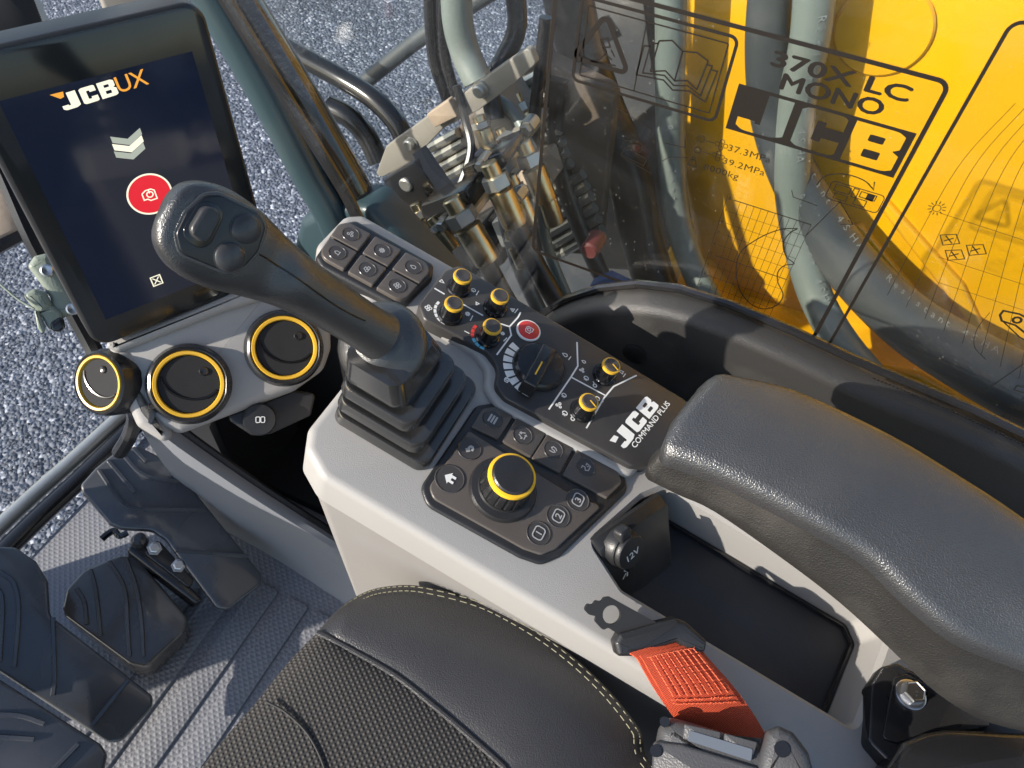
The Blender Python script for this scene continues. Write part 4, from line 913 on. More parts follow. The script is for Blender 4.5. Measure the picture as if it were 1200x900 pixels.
for k in range(24):
    t_ = .05+.9*k/23; a = e0+(e1-e0)*t_+s0*.12; b = a+s0*.76; D.add(slab(HF, [tuple(a), tuple(b), tuple(b+(e1-e0)*.018), tuple(a+(e1-e0)*.018)], .0058, .0064))
rbp = D.obj('rocker_ridges', M['rocker'], t, 0); rbp['kind'] = 'stuff'
for x, y in ((288, 268), (269, 301)):
    f = HF.shift(*HF.px(x, y)); obj('thumb_button', *lathe(f, [(.0090, 0), (.0090, .0008), (.0083, .0009), (.0083, .0016), (.0074, .0026), (.004, .0034), (0, .0037)], 32), M['rocker'], pt)
# seam along the handle
D = []
for x, y in [(304, 298), (316, 305), (330, 314), (347, 325), (365, 338), (383, 351), (400, 362), (415, 370), (428, 376)]:
    r_ = ray(x, y); h_ = GT.ray_cast(Vector(CAMP), Vector(r_))[0]
    if h_ is not None: D.append(np.array(h_)-r_*.0001)
obj('seam', *tube(D, .0006, 6, 6), M['gloss'], t)

# ------------------------------------------------------------------ armrest
t = thing('armrest', 'black grained padded armrest on the right above the storage tray', 'armrest', (.36, -.25, .52))
far = [(847, 443), (893, 452), (945, 468), (1046, 516), (1120, 560), (1200, 612), (1300, 690), (1400, 780), (1480, 860)]
near = [(779, 538), (815, 550), (862, 570), (954, 619), (1016, 656), (1066, 704), (1125, 750), (1200, 780), (1300, 815)]
lowe = [(759, 562), (795, 580), (838, 600), (920, 657), (985, 707), (1045, 762), (1098, 812), (1160, 847), (1260, 868)]
zt = [.700, .701, .702, .702, .700, .697, .692, .686, .680]
zn = [.688, .690, .690, .686, .680, .672, .664, .658, .652]
zl = [.655, .652, .650, .640, .628, .612, .600, .590, .585]
loopsA = []; loopsB = []
def bez(p0, p1, p2, n): return [(1-s)**2*p0+2*s*(1-s)*p1+s*s*p2 for s in [k/n for k in range(n+1)]]
for i in range(len(far)):
    Fp, Np, Lp = onz(*far[i], zt[i]), onz(*near[i], zn[i]), onz(*lowe[i], zl[i])
    Fo = Fp+A3(.012, 0, -.02); Fb = A3(Fo[0]-.004, Fo[1], Lp[2]+.01)
    crown = A3(0, 0, .005)
    Ni = Np+A3(.009, 0, .009); top = [Ni*(1-s)+Fp*s+crown*math.sin(math.pi*s) for s in (.0, .25, .5, .75, .92)]
    loop = bez(Np+A3(.001, 0, -.010), Np+A3(-.001, 0, .006), Ni, 4)[:-1]+top+bez(top[-1], Fo+A3(.002, 0, .02), Fo, 4)[1:]+[Fb, A3((Fb[0]+Np[0])/2, Fb[1], Np[2]-.02)]
    loopsA.append(loop)
    n0 = Np+A3(.004, 0, -.006); n1 = Lp+A3(.0, 0, .012)
    loopsB.append([n0, (n0+n1)/2+A3(.003, 0, 0), n1, Lp, Lp+A3(.012, 0, -.006), A3(Fb[0]-.012, Fb[1], Lp[2]-.004), A3(Fb[0]-.004, Fb[1], Lp[2]+.02), A3((Fb[0]+Np[0])/2, Fb[1], Np[2]-.012)])
def frontcap(L, amt, drop):
    """closes the front end with a rounded nose"""
    c = np.mean(np.array(L[0]), 0); fw = A3(-.02, 1, 0)*amt; out = []
    for s in (1, .92, .75, .5): 
        out.append([c+(p-c)*(s if s < 1 else .985)+fw*math.sqrt(max(0, 1-s*s)) for p in L[0]])
    return out[::-1][:-1]+L
LA = resample(loopsA, 4); LB = resample(loopsB, 4)
obj('pad', *loft(frontcap(LA, .012, 0)), M['armpad'], t, 55)
obj('skirt', *loft(frontcap(LB, .010, 0)), M['armside'], t, 55)

# ------------------------------------------------------------------ 12 V socket housing in the tray
t = thing('power_socket', 'black 12V power socket housing with flip cap at the tray front', 'socket', K.P(kx(.31), -.11, -.048))
KH = K.shift(kx(.286), -.097, 0, math.radians(-27)); prf = [(.014, -.049), (.014, .001), (.011, .004), (.001, .004), (-.002, .002), (-.040, -.044), (-.041, -.049)]
obj('housing', *loft([[KH.P(x, v, w-k) for v, w in prf] for x, k in ((-.0050, .006), (-.0040, .002), (0, 0), (.070, 0), (.074, .002), (.0755, .006))]), M['black'], t, 30)
_f = Frame(KH.P(0, -.021, -.021), KH.ex, KH.ey*.038+KH.ez*.046); RF = _f.shift(*_f.px(733, 644, .006))
obj('socket_collar', *lathe(RF, [(.0165, -.004), (.0165, .005), (.0150, .0075), (.013, .0075)], 32), M['black'], t)
cp = obj('flip_cap', *lathe(RF.shift(.001, -.001), [(.0145, .005), (.0150, .0065), (.0150, .010), (.0138, .0118), (0, .0122)], 32), M['black'], t)
obj('cap_hinge', *slab(RF, rect(-.007, .009, .005, .022, .003), .002, .0105, .002), M['black'], cp)
obj('cap_tab', *slab(RF, rect(-.003, -.021, .006, -.013, .002), .004, .010, .002), M['black'], cp)
obj('voltage_print', *text(RF.shift(-.0065, -.0065, 0, math.radians(10)), '12V', .0085, .0125, 1.15, .012), M['white'], cp, 0)
stk = MB().add(stroke(RF, [(.001, -.026), (.005, -.029), (.004, -.034)], .0016, .0003)); stk.add(stroke(RF, [(-.001, -.034), (.003, -.030)], .0012, .0003)); stk.obj('arrow_print', M['white'], t, 0)

# ------------------------------------------------------------------ seat belt
def dK(x, y, lift): p = onpl(x, y, K.o, K.ez); return float(np.linalg.norm(p-CAMP))-lift
t = thing('seat_belt', 'orange seat belt webbing with black latch tongue lying over the console edge', 'seat belt', at(800, 850, dK(800, 800, 0)))
BN = unit(A3(-.42, .05, .9))
BFm = Frame(at(745, 735, dK(745, 735, .020)), unit(CM@A3(.86, .42, .1)), unit(np.cross(BN, CM@A3(.86, .42, .1))))
to = rpoly(BFm.pxs([(684, 714), (688, 707), (694, 709), (697, 703), (704, 705), (707, 700), (714, 699), (772, 731), (745, 757), (712, 735), (706, 738), (696, 727), (699, 722), (690, 720)]), .002, 3)
ho = circ(*BFm.px(716, 720), .0068, 20)
obj('tongue', *plate_holes(BFm, to, [ho], -.0018, .0018), M['cavity'], t, 30)
obj('tongue_sleeve', *slab(BFm, rpoly(BFm.pxs([(718, 752), (724, 741), (772, 728), (790, 724), (802, 728), (826, 750), (824, 762), (810, 768), (790, 752), (745, 768), (722, 768)]), .003, 4), -.006, .006, .004, 4), M['black'], t)
wl = [(738, 765), (747, 772), (757, 790), (770, 812), (783, 832), (797, 850)]
wr = [(803, 749), (817, 757), (838, 780), (860, 805), (882, 835), (900, 866)]
dl = [.020, .022, .024, .022, .014, .002]; dr = [.020, .022, .024, .022, .016, .006]
Wl = [at(x, y, dK(x, y, a)) for (x, y), a in zip(wl, dl)]; Wr = [at(x, y, dK(x, y, a)) for (x, y), a in zip(wr, dr)]
def strap(k0, k1, off, m, e0=0., e1=1., th=.0012):
    A_ = smoothpath(Wl, 6); B_ = smoothpath(Wr, 6); n = len(A_); i0, i1 = int(k0*(n-1)), int(k1*(n-1)); L = []
    for i in range(i0, i1+1):
        a, b = A_[i], B_[i]; T = unit(A_[min(i+1, n-1)]-A_[max(i-1, 0)]); nn = unit(np.cross(T, b-a)); nn = nn if nn@(CAMP-a) > 0 else -nn
        p = [a+(b-a)*(e0+(e1-e0)*k/8)+nn*(off+.0015*math.sin(math.pi*k/8)) for k in range(9)]
        L.append(p+[x-nn*th for x in p[::-1]])
    return loft(L)
wb = obj('webbing', *strap(0, 1, 0, 0), M['orange'], t)
obj('webbing_patch', *strap(.18, .74, .0016, 0, .05, .93, .0012), M['orange'], t)
A_ = smoothpath(Wl, 30); B_ = smoothpath(Wr, 30); D = MB(); n = len(A_)
def sp_(s, e, off=.0034):
    i = int(s*(n-1)); a, b = A_[i], B_[i]; T = unit(A_[min(i+1, n-1)]-A_[max(i-1, 0)]); nn = unit(np.cross(T, b-a)); nn = nn if nn@(CAMP-a) > 0 else -nn
    return a+(b-a)*e+nn*(off+.0015*math.sin(math.pi*e))
def stitch(a, b, r=.00042): D.add(tube([a, (a+b)/2, b], r, 5, 1))
for r_ in range(9):
    e = .14+.70*r_/8
    for k in range(13):
        s = .24+.40*k/13; stitch(sp_(s, e), sp_(s+.022, e+.006))
for k in range(26):
    e = .10+.78*k/26
    for s in (.24, .665, .70): stitch(sp_(s+random.uniform(-.006, .006), e), sp_(s+random.uniform(-.006, .006), e+.022))
stuff(D.obj('webbing_stitching', M['orange2'], t, 0))
# retractor the webbing runs into
t = thing('belt_retractor', 'grey plastic seat belt retractor housing between seat and console', 'belt retractor', at(850, 900, .60))
XF = facing(850, 880, .586, .37)
obj('housing', *slab(XF, rpoly(XF.pxs([(766, 872), (770, 852), (782, 840), (798, 843), (815, 848), (880, 868), (903, 880), (960, 905), (980, 990), (760, 990)]), .006), -.05, -.002, .010, 4), M['retract'], t)
obj('lower_cover', *slab(XF, rpoly(XF.pxs([(765, 868), (800, 872), (885, 898), (960, 930), (960, 1000), (760, 1000)]), .003), -.04, .002, .003, 3), M['retract'], t)
obj('slot_block', *slab(XF, rpoly(XF.pxs([(802, 848), (845, 858), (843, 876), (800, 866)]), .001), -.004, .0015, .001), M['retract'], t)
obj('slot_block', *slab(XF, rpoly(XF.pxs([(849, 859), (888, 870), (882, 888), (846, 877)]), .001), -.004, .0015, .001), M['retract'], t)
obj('housing_label', *slab(XF, rpoly(XF.pxs([(808, 856), (882, 878), (880, 892), (806, 868)]), .001), -.002, .0022), M['retract_l'], t, 0)
obj('end_cap', *slab(XF, rpoly(XF.pxs([(890, 884), (898, 856), (912, 850), (930, 858), (948, 882), (955, 910), (930, 935), (885, 912)]), .006), -.04, .004, .008, 4), M['retract'], t)
obj('screw_recess', *lathe(XF.shift(*XF.px(916, 878), .0045), [(.005, -.001), (.005, .0005), (0, .0005)], 20), M['gloss'], t); obj('screw_recess', *lathe(XF.shift(*XF.px(779, 846), -.004), [(.0035, -.002), (.0035, .0045), (0, .0045)], 16), M['gloss'], t); obj('screw_recess', *lathe(XF.shift(*XF.px(769, 880), 0), [(.004, -.002), (.004, .0035), (0, .0035)], 16), M['gloss'], t)

# ------------------------------------------------------------------ mounting bracket with bolt at the rear
t = thing('armrest_bracket', 'black steel armrest mounting bracket with one silver hex bolt', 'bracket', onz(1100, 850, .53))
ZB = Frame((0, 0, .545), (1, 0, 0), (0, 1, 0))
obj('base_plate', *slab(ZB, rpoly(ZB.pxs([(1017, 868), (1022, 800), (1034, 780), (1052, 776), (1260, 885), (1230, 960), (1080, 930)]), .006), -.02, 0, .003), M['satin'], t)
obj('raised_plate', *slab(ZB, rpoly(ZB.pxs([(1032, 866), (1046, 795), (1060, 790), (1150, 838), (1160, 852), (1100, 862), (1050, 872)]), .003), 0, .003, .001), M['satin'], t)
ff = ZB.shift(*ZB.px(1067, 814, .004), .003); obj('washer', *lathe(ff, [(.0115, 0), (.0115, .0018), (.0105, .0024), (.008, .0024)], 30), M['steel'], t)
hexf = lambda th, w: .88/math.cos(((th % (math.pi/3))-math.pi/6))
bo_ = obj('hex_bolt', *lathe(ff, [(.0088, .002), (.0088, .0085), (.0080, .0100), (.0072, .0102), (.0068, .0098), (0, .0098)], 48, hexf), M['steel'], t, 25)
obj('grade_mark', *text(ff.shift(-.004, -.002), '8.8', .004, .0101, 1, res=1), M['retract'], bo_, 0)
obj('lever_arm', *slab(Frame((0, 0, .56), (1, 0, 0), (0, 1, 0)), rpoly(Frame((0, 0, .56), (1, 0, 0), (0, 1, 0)).pxs([(1035, 905), (1060, 868), (1085, 858), (1110, 853), (1300, 862), (1300, 990), (1060, 960)]), .006), -.03, 0, .006), M['satin'], t)

# ------------------------------------------------------------------ monitor
mu = unit(CM@A3(1643, -913, 901)); md = CM@A3(55, 828, 901); md = unit(md-mu*(mu@md))
MF = Frame(at(140, 398, .85), mu, -md)
t = thing('touchscreen_monitor', 'tall black touchscreen monitor on the dashboard showing a red start symbol', 'monitor', MF.P(.075, 0, -.02))
U0, U1, V0, V1 = -.022, .168, -.002, .281
obj('housing', *slab(MF, rect(U0, V0, U1, V1, .018, 8), -.03, -.001, .004, 4), M['black'], t)
obj('bezel', *slab(MF, rect(U0+.003, V0+.003, U1-.003, V1-.003, .016, 8), -.004, .0005, .0006, 2), M['bezel'], t)
s1, s2 = MF.px(205, 42), MF.px(103, 300)
scr = obj('screen', *slab(MF, rect(U0+.019, V0+.030, U1-.020, V1-.037), 0, .0009), M['screen'], t, 0)
a, b = MF.px(77, 129), MF.px(138, 110); h_ = MF.px(135, 96)
SW = .0012
sa = math.atan2(b[1]-a[1], b[0]-a[0]); lw = math.hypot(b[0]-a[0], b[1]-a[1]); SFr = MF.shift(a[0], a[1], 0, sa)
logo(SFr, .0130, lw*.98, SW).obj('logo_letters', M['e_white'], scr, 0)
MB().add(flat(SFr, [[(-.006, .0150), (.004, .0145), (.003, .0105), (.0, .0098)]], SW)).obj('logo_flag', M['e_orange'], scr, 0)
obj('logo_suffix', *text(SFr.shift(lw*1.01, .0008), 'UX', .0185, SW, 1.0, -.005, .95), M['e_orange'], scr, 0)
for k, m_ in ((0, 'e_grey'), (1, 'e_white'), (2, 'e_grey')):
    c = MF.px(149+k*2.0, 162+k*8.5); d = .0125; h = .0058
    obj('chevron', *flat(MF, [[(c[0]-d, c[1]+.006), (c[0], c[1]), (c[0]+d, c[1]+.006), (c[0]+d, c[1]+.006-h), (c[0], c[1]-h), (c[0]-d, c[1]+.006-h)]], SW), M[m_], scr, 0)
c = MF.px(175, 227); obj('start_symbol_rim', *flat(MF, [circ(*c, .0198, 48), circ(*c, .0182, 48)], SW), M['e_white'], scr, 0); obj('start_symbol', *flat(MF, [circ(*c, .0182, 48)], SW), M['e_red'], scr, 0)
icon(MF, c, .0105, 'engine', SW+.0003, .0011).obj('start_symbol_engine', M['e_white'], scr, 0)
c = MF.px(183, 328); D = MB().add(stroke(MF, q(c, [(-.0045, -.005), (.0045, -.005), (.0045, .005), (-.0045, .005)]), .0011, SW, closed=True)); D.add(stroke(MF, q(c, [(-.003, -.0035), (.003, .0035)]), .001, SW)); D.add(stroke(MF, q(c, [(-.003, .0035), (.003, -.0035)]), .001, SW)); D.obj('cross_symbol', M['e_white'], scr, 0)
c = MF.px(211, 319); MB().add(flat(MF, [circ(*c, .0025, 12)], SW)).obj('dot_symbol', M['e_white'], scr, 0)
obj('mount_arm', *slab(MF, rect(.03, -.07, .11, .10, .02), -.07, -.03, .01), M['black'], t)

# ------------------------------------------------------------------ dashboard with air vents
t = DA = thing('dashboard', 'beige dashboard panel with round yellow-ringed air vents below the monitor', 'dashboard', at(270, 470, .9))
DF = facing(270, 430, .865)
dpo = rpoly(DF.pxs([(122, 404), (200, 372), (262, 346), (310, 332), (372, 340), (388, 372), (389, 408), (380, 434), (345, 459), (212, 509), (188, 503), (160, 482), (140, 446)]), [.01, 0, 0, .01, .02, .02, .02, .02, .02, .012, .012, .02, .02])
obj('dash_panel', *slab(DF, dpo, -.06, 0, .012, 5), M['beige'], t)
obj('dash_top', *slab(DF, rpoly(DF.pxs([(118, 404), (262, 347), (330, 318), (395, 322), (390, 352), (330, 346), (262, 366), (140, 414)]), .008), -.05, .010, .008, 4), M['beige'], t)
obj('dash_side', *slab(DF, rpoly(DF.pxs([(122, 405), (150, 402), (175, 440), (176, 476), (205, 510), (192, 520), (160, 500), (140, 455)]), .012), -.09, .002, .010, 4), M['beige'], t)
def vent(f, r, label, par, nub=(.35, .55)):
    v = obj('air_vent', *lathe(f, [(r*1.07, -.022), (r*1.07, -.002), (r*1.03, .003), (r*1.0, .007), (r*.94, .0085), (r*.88, .007)], 56, lambda th, w: 1-.02*(math.sin(th*4+.6) > .75)*(w > 0), cap=False), M['satin'], par); v['label'] = label
    obj('vent_ring', *lathe(f, [(r*.88, .002), (r*.88, .0075), (r*.86, .0088), (r*.79, .0085), (r*.765, .006), (r*.765, .0)], 56, cap=False), M['gold'], v)
    obj('vent_flap', *lathe(f, [(r*.77, -.004), (r*.765, .0045), (r*.74, .0058), (r*.4, .0056), (0, .0052)], 48), M['flap'], v)
    th = np.linspace(math.radians(197), math.radians(343), 18); cy = .18*r
    obj('flap_lip', *tube([f.P(r*.73*math.cos(x), cy+r*.56*math.sin(x), .0060) for x in th], .0013, 6, 1), M['gloss'], v)
    obj('flap_thumb', *lathe(f.shift(nub[0]*r*.75, nub[1]*r*.75), [(r*.12, .004), (r*.12, .0062), (r*.09, .0075), (0, .007)], 20), M['satin'], v)
    return v
vf = DF.shift(*DF.px(222, 450), .004); vf = Frame(vf.o, vf.ex*math.cos(-.25)+vf.ey*math.sin(-.25), vf.ey*math.cos(.25)+vf.ex*math.sin(.25))
vent(vf, .0392, 'middle vent with sunlit rim', t)
vf = DF.shift(*DF.px(333, 408), .004); vf = Frame(vf.o, vf.ex*math.cos(-.25)+vf.ey*math.sin(-.25), vf.ey*math.cos(.25)+vf.ex*math.sin(.25))
vent(vf, .0388, 'vent partly hidden by the joystick', t)
o_ = at(113, 449, .875); zz = unit(unit(CAMP-o_)*.80+CM@A3(-.60, .05, 0)); xx = CM@A3(.8, .35, .5); xx = unit(xx-zz*(xx@zz))
o_ = o_-zz*.010; vent(Frame(o_, xx, np.cross(zz, xx)), .0322, 'vent turned to the left', t, (-.1, .6))
f = Frame(o_-zz*.020, xx, np.cross(zz, xx)); obj('vent_pod', *lathe(f, [(.02, -.020), (.027, -.014), (.0315, -.004), (.032, .001), (.028, .001)], 40), M['black'], t)
obj('socket_bracket', *slab(DF, rpoly(DF.pxs([(262, 490), (345, 458), (372, 462), (366, 488), (318, 510), (296, 512)]), .005), -.05, -.014, .003), M['black'], t)
f = DF.shift(*DF.px(304, 491, -.012), -.014); sc_ = obj('socket_cap', *lathe(f, [(.0175, 0), (.0175, .010), (.016, .013), (0, .014)], 36), M['black'], t)
sm_ = MB().add(stroke(f, rect(-.004, -.003, .0, .003, .001), .0008, .0143, closed=True)); sm_.add(stroke(f, rect(.001, -.003, .005, .003, .001), .0008, .0143, closed=True)); sm_.obj('socket_symbol', M['white'], sc_, 0)

# ------------------------------------------------------------------ kick panel beside the pedals and the dark space behind it
t = thing('kick_panel', 'blue-grey sloping kick panel between pedals and the dark storage well', 'panel', (.38, .5, 0))
tp = [onz(x, y, z) for x, y, z in [(176, 486, .50), (205, 511, .45), (250, 543, .38), (300, 577, .31), (350, 609, .24), (397, 639, .18), (437, 670, .12), (490, 715, .05)]]
bt = [onz(x, y, z) for x, y, z in [(163, 498, .38), (185, 535, .22), (225, 585, .06), (268, 624, .0), (315, 650, .0), (365, 682, .0), (430, 725, .0), (500, 770, .0)]]
L = []
for a, b in zip(smoothpath(tp, 4), smoothpath(bt, 4)):
    m1 = a*.7+b*.3+A3(-.006, 0, .008); L.append([b, b*.55+a*.45+A3(.004, 0, -.006), m1, a+A3(-.006, 0, -.006), a+A3(0, 0, .002), a+A3(.012, .004, .0), a+A3(.016, .004, -.02), b+A3(.05, .02, -.02)])
obj('panel_wall', *loft(L), M['bluegrey'], t, 50)
obj('edge_lip', *tube([p+A3(.010, .004, .002) for p in tp], .005, 8, 5), M['blackp'], t)
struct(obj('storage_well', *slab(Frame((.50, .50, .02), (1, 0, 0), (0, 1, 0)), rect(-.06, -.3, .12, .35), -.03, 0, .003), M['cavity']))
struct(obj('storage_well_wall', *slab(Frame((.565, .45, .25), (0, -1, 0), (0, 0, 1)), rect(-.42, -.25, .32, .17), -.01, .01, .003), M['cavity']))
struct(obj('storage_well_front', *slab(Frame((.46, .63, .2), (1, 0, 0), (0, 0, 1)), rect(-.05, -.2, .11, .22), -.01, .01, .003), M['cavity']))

# ------------------------------------------------------------------ pedals
def ridge(fr, pts, wd, h, w=0):
    v, _ = stroke(fr, pts, wd, w); n = len(pts); L = []
    for i in range(n):
        a, b = v[i], v[n+i]; L.append([a, a*.8+b*.2+fr.ez*h, a*.2+b*.8+fr.ez*h, b])
    return loft(L)
def pedal(name, label, o, tilt, pts, rad, m, ridges, thick=.012, group='foot pedals', yaw=0):
    ey = A3(math.sin(yaw)*math.cos(tilt), math.cos(yaw)*math.cos(tilt), math.sin(tilt)); f = Frame(o, A3(math.cos(yaw), -math.sin(yaw), 0), ey)
    t = thing(name, label, 'pedal', (o[0], o[1], 0), group)
    obj('pedal_plate', *slab(f, rpoly(f.pxs(pts), rad), -thick, 0, .004, 3), M[m], t)
    for r_ in ridges:
        P_ = [(p[0], p[1]) for p in smoothpath([A3(*f.px(*p), 0) for p in r_], 4)]; obj('tread_ridge', *ridge(f, P_, .0062, .0038), M[m], t)
    return t, f
p1, f1 = pedal('foot_pedal', 'long black ribbed pedal on the right, beside the kick panel', onz(200, 620, .12), math.radians(24),
    [(94, 568), (112, 548), (139, 526), (162, 522), (196, 539), (214, 558), (308, 674), (305, 686), (268, 714), (254, 712), (194, 632), (178, 621), (142, 619), (128, 613), (97, 577)], [.01, .01, .01, .01, .015, .02, .012, .012, .015, .015, .03, .02, .02, .01, .01], 'pedal',
    [[(116, 551), (140, 585), (160, 596), (242, 598)], [(142, 530), (165, 555), (190, 562), (215, 564)], [(206, 645), (245, 648), (290, 652)], [(127, 540), (158, 577)], [(156, 525), (171, 541)]])
obj('pedal_arm', *slab(f1, rpoly(f1.pxs([(145, 640), (165, 632), (240, 700), (230, 706)]), .006), -.05, -.012, .004), M['blackp'], p1)
br_ = obj('pedal_clamp', *slab(f1, rpoly(f1.pxs([(168, 648), (185, 632), (228, 680), (222, 690)], -.010), .006), -.014, -.007, .002), M['satin'], p1)
for x, y in ((181, 643), (209, 663)): obj('clamp_bolt', *lathe(f1.shift(*f1.px(x, y, -.006), -.007), [(.010, 0), (.010, .002), (.0075, .002), (.0075, .008), (.006, .009), (0, .009)], 24, hexf), M['steel'], p1)
obj('stop_knob', *lathe(f1.shift(*f1.px(164, 632), -.015), [(.012, 0), (.012, .008), (.008, .016), (0, .018)], 20), M['rubber'], p1)
tag(obj('spring_clip', *tube([onz(x, y, .06) for x, y in [(119, 632), (126, 626), (134, 622), (140, 628), (150, 624)]], .005, 8, 4), M['blackp']), 'small bent black clip sticking out left of the right pedal', 'clip')
p2, f2_ = pedal('foot_rest', 'brown-black domed foot rest block between the two pedals', onz(150, 715, .085), math.radians(14),
    [(73, 712), (78, 690), (98, 668), (141, 650), (160, 652), (220, 724), (214, 742), (172, 781), (152, 778), (76, 722)], [.008, .01, .02, .02, .015, .015, .015, .015, .015, .01], 'pedalb',
    [[(106, 668), (112, 690), (116, 722), (118, 745)], [(128, 658), (146, 690), (150, 740), (152, 770)], [(90, 690), (99, 706), (102, 732)], [(148, 655), (160, 690), (166, 730), (168, 770)]], .07)
p3, f3 = pedal('foot_pedal', 'long black ribbed pedal at the left edge of the picture', onz(80, 760, .13), math.radians(24),
    [(-60, 640), (0, 640), (18, 641), (42, 657), (56, 680), (58, 716), (60, 722), (180, 816), (178, 830), (142, 870), (126, 870), (-10, 782), (-60, 740)], [.01, 0, .01, .012, .012, .01, .01, .012, .012, .015, .015, .01, .01], 'pedal',
    [[(0, 670), (17, 685), (22, 720), (17, 782)], [(108, 850), (150, 797)], [(62, 724), (64, 790), (62, 815)], [(-20, 690), (2, 698), (0, 775)]])
p4, f4 = pedal('foot_pedal', 'black ribbed pedal in the bottom left corner, nearest the camera', onz(50, 860, .15), math.radians(24),
    [(-80, 760), (-10, 790), (118, 872), (126, 884), (122, 905), (80, 960), (-80, 960)], [.01, .01, .012, .01, .012, .01, .01], 'pedal',
    [[(-20, 838), (20, 838), (52, 848)], [(-20, 862), (40, 866)], [(60, 905), (92, 872)]])

# ------------------------------------------------------------------ seat
t = thing('operator_seat', 'black operator seat cushion with leather bolster and mesh fabric centre', 'seat', (0, 0, .3))
ZS = .54
oc = [(372, 742), (395, 715), (425, 695), (455, 687), (495, 687), (560, 703), (610, 727), (660, 760), (710, 805), (750, 855), (772, 900)]
OC = [onz(x, y, ZS) for x, y in oc]+[A3(.185, -.16, ZS), A3(.18, -.34, ZS)]
ic_ = [(372, 742), (385, 748), (402, 757), (422, 768), (445, 781), (470, 797), (500, 821), (530, 846), (560, 872), (590, 899), (622, 930)]
IC = [onz(x, y, ZS+.012) for x, y in ic_]+[A3(.115, -.18, ZS+.012), A3(.11, -.34, ZS+.012)]
OS, IS = smoothpath(OC, 6), smoothpath(IC, 6)
L = []
for a, b in zip(OS, IS):
    wd = np.linalg.norm(b-a); h = min(.009, .2*wd); row = [a+A3(0, 0, -.16)+(b-a)*.10, a+A3(0, 0, -.06)+(b-a)*.02, a+A3(.0, 0, -.012)]
    row += [a*(1-s)+b*s+A3(0, 0, h*math.sin(math.pi*min(1, s*1.0))**.7) for s in (0, .06, .14, .25, .4, .55, .7, .85, .95, 1)]
    L.append(row)
obj('leather_bolster', *loft(L, False, False, False), M['leather'], t, 70)
fe = [(372, 742), (352, 763), (330, 790), (300, 828), (270, 862), (240, 900), (200, 960)]
FE = [onz(x, y, ZS) for x, y in fe]+[A3(-.05, .215, ZS), A3(-.14, .20, ZS), A3(-.22, .14, ZS), A3(-.24, .0, ZS), A3(-.24, -.15, ZS), A3(-.24, -.34, ZS)]
FS = smoothpath(FE, 6); L = []
for a, b in zip(FS, IS):
    wd = np.linalg.norm(b-a); h = min(.010, .2*wd); row = [a+A3(0, -.02, -.16), a+A3(0, 0, -.05), a+A3(0, 0, -.012)]
    row += [a*(1-s)+b*s+A3(0, 0, h*math.sin(math.pi*min(1, .12+s*.88))**.6 if s < 1 else 0) for s in (0, .05, .12, .25, .4, .6, .8, .93, 1)]
    L.append(row)
obj('mesh_panel', *loft(L, False, False, False), M['weave'], t, 70)
obj('panel_piping', *tube([p+A3(0, 0, .0015) for p in IC], .0022, 8, 6), M['leather'], t)
D = MB(); st = smoothpath(OC, 26)
for off, ph in ((.0035, 0), (.0085, 1)):
    for i in range(2+ph, len(st)-4, 5):
        j = min(i+3, len(st)-1); T = unit(st[j]-st[i]); inn = unit(A3(-T[1], T[0], 0)); inn = inn if inn@(A3(0, 0, ZS)-st[i]) > 0 else -inn
        D.add(tube([st[i]+inn*off+A3(0, 0, .0035+off*.55), st[j]+inn*off+A3(0, 0, .0035+off*.55)], .00048, 5, 1))
stuff(D.obj('seam_stitching', M['stitch'], t, 0))
sv = [onz(x, y, ZS+.0172) for x, y in [(312, 822), (335, 835), (362, 862), (382, 905), (390, 960)]]
obj('panel_seam', *tube(sv, .0010, 6, 6), M['cavity'], t)
obj('seat_base', *slab(Frame((-.03, -.08, .36), (1, 0, 0), (0, 1, 0)), rect(-.18, -.25, .19, .20, .05), -.12, .05, .02), M['black'], t)

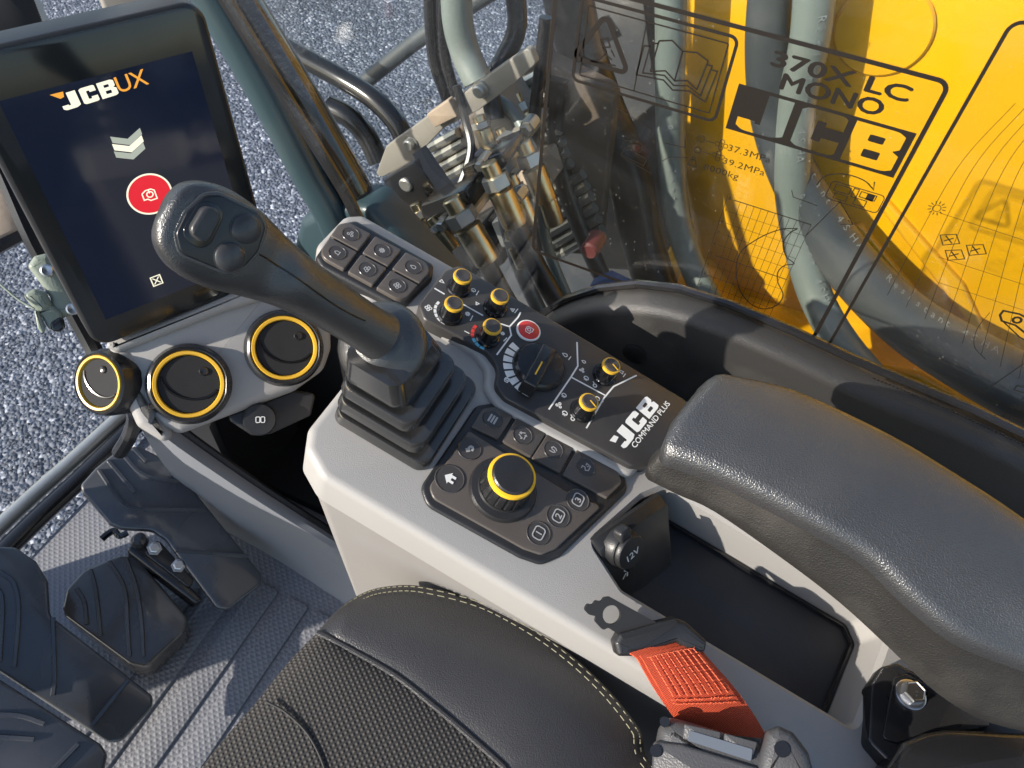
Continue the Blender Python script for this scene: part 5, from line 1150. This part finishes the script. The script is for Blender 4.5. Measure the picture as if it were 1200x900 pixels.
# ------------------------------------------------------------------ odds and ends round the monitor
t = thing('window_latch', 'sage green plastic window latch left of the monitor', 'latch', at(60, 380, .97))
LFm = facing(62, 345, .95)
lp = lambda pts, w0, w1, b, n='latch_body', m='sage', r=.005: obj(n, *slab(LFm, rpoly(LFm.pxs(pts), r), w0, w1, b, 3), M[m], t)
lp([(32, 312), (40, 300), (56, 296), (68, 312), (78, 335), (96, 352), (90, 366), (72, 374), (58, 366), (60, 350), (46, 330)], -.03, 0, .006)
lp([(26, 345), (40, 338), (54, 342), (62, 358), (50, 368), (38, 360)], -.02, .006, .006, 'latch_lever')
lp([(38, 366), (60, 356), (74, 368), (70, 384), (58, 388), (50, 372)], -.02, .004, .004, 'latch_paddle')
lp([(40, 362), (46, 366), (54, 386), (50, 392), (44, 384)], -.015, .007, .002, 'latch_paddle')
lp([(58, 378), (74, 368), (77, 384), (70, 389), (60, 388)], -.02, .0055, .003, 'latch_pin', 'blackp')
for x, y in ((55, 317), (85, 362)): obj('screw', *lathe(LFm.shift(*LFm.px(x, y)), [(.0065, -.002), (.0065, .001), (.005, .002), (0, .001)], 18), M['steel'], t)
obj('latch_wire', *tube([at(0, 333, .95), at(20, 350, .945), at(40, 362, .94)], .0012, 6, 4), M['sage'], t)
t = thing('window_frame', 'black window frame bar behind the left edge of the monitor', 'frame', at(60, 330, 1.0))
obj('frame_bar', *tube([at(x, y, 1.02) for x, y in [(-40, 105), (5, 205), (40, 285), (80, 355), (118, 425)]], .010, 8, 4), M['blackp'], t)
obj('frame_plate', *slab(facing(8, 240, 1.06), rpoly(facing(8, 240, 1.06).pxs([(-20, 180), (5, 195), (32, 265), (-5, 282), (-20, 260)]), .003), -.01, 0, .003), M['tan'], t)
obj('cross_bar', *tube([at(x, y, 1.10) for x, y in [(-30, 302), (5, 282), (45, 262)]], .011, 10, 3), M['blackp'], t)
fq = facing(25, 20, 1.08); t = thing('black_step_pad', 'black pad with a pale toothed edge at the top left corner', 'pad', at(25, 20, 1.1))
obj('pad_body', *slab(fq, rpoly(fq.pxs([(-30, -40), (30, -40), (56, 40), (40, 60), (-30, 70)]), .003), -.03, 0, .003), M['cavity'], t)
D = MB()
for k in range(16):
    x, y = 41+k*1.05, -4+k*2.8; c = fq.px(x+1, y); D.add(slab(fq.shift(*c, 0, -.35), rect(-.003, -.0012, .004, .0012), -.01, .001))
stuff(D.obj('toothed_edge', M['zinc'], t, 0))
fq = facing(135, 0, 1.05); tag(obj('grey_housing', *slab(fq, rpoly(fq.pxs([(106, -30), (160, -30), (175, 10), (122, 16)]), .006), -.04, 0, .005), M['bracket']), 'grey-tan housing peeking over the top edge of the monitor', 'housing')
# pipe below the left vent
tag(obj('drain_pipe', *tube([at(x, y, d) for x, y, d in [(148, 462, .93), (158, 485, .98), (152, 510, 1.02), (140, 530, 1.06)]], .009, 10, 5), M['blackp']), 'short black pipe under the left-turned air vent', 'pipe')
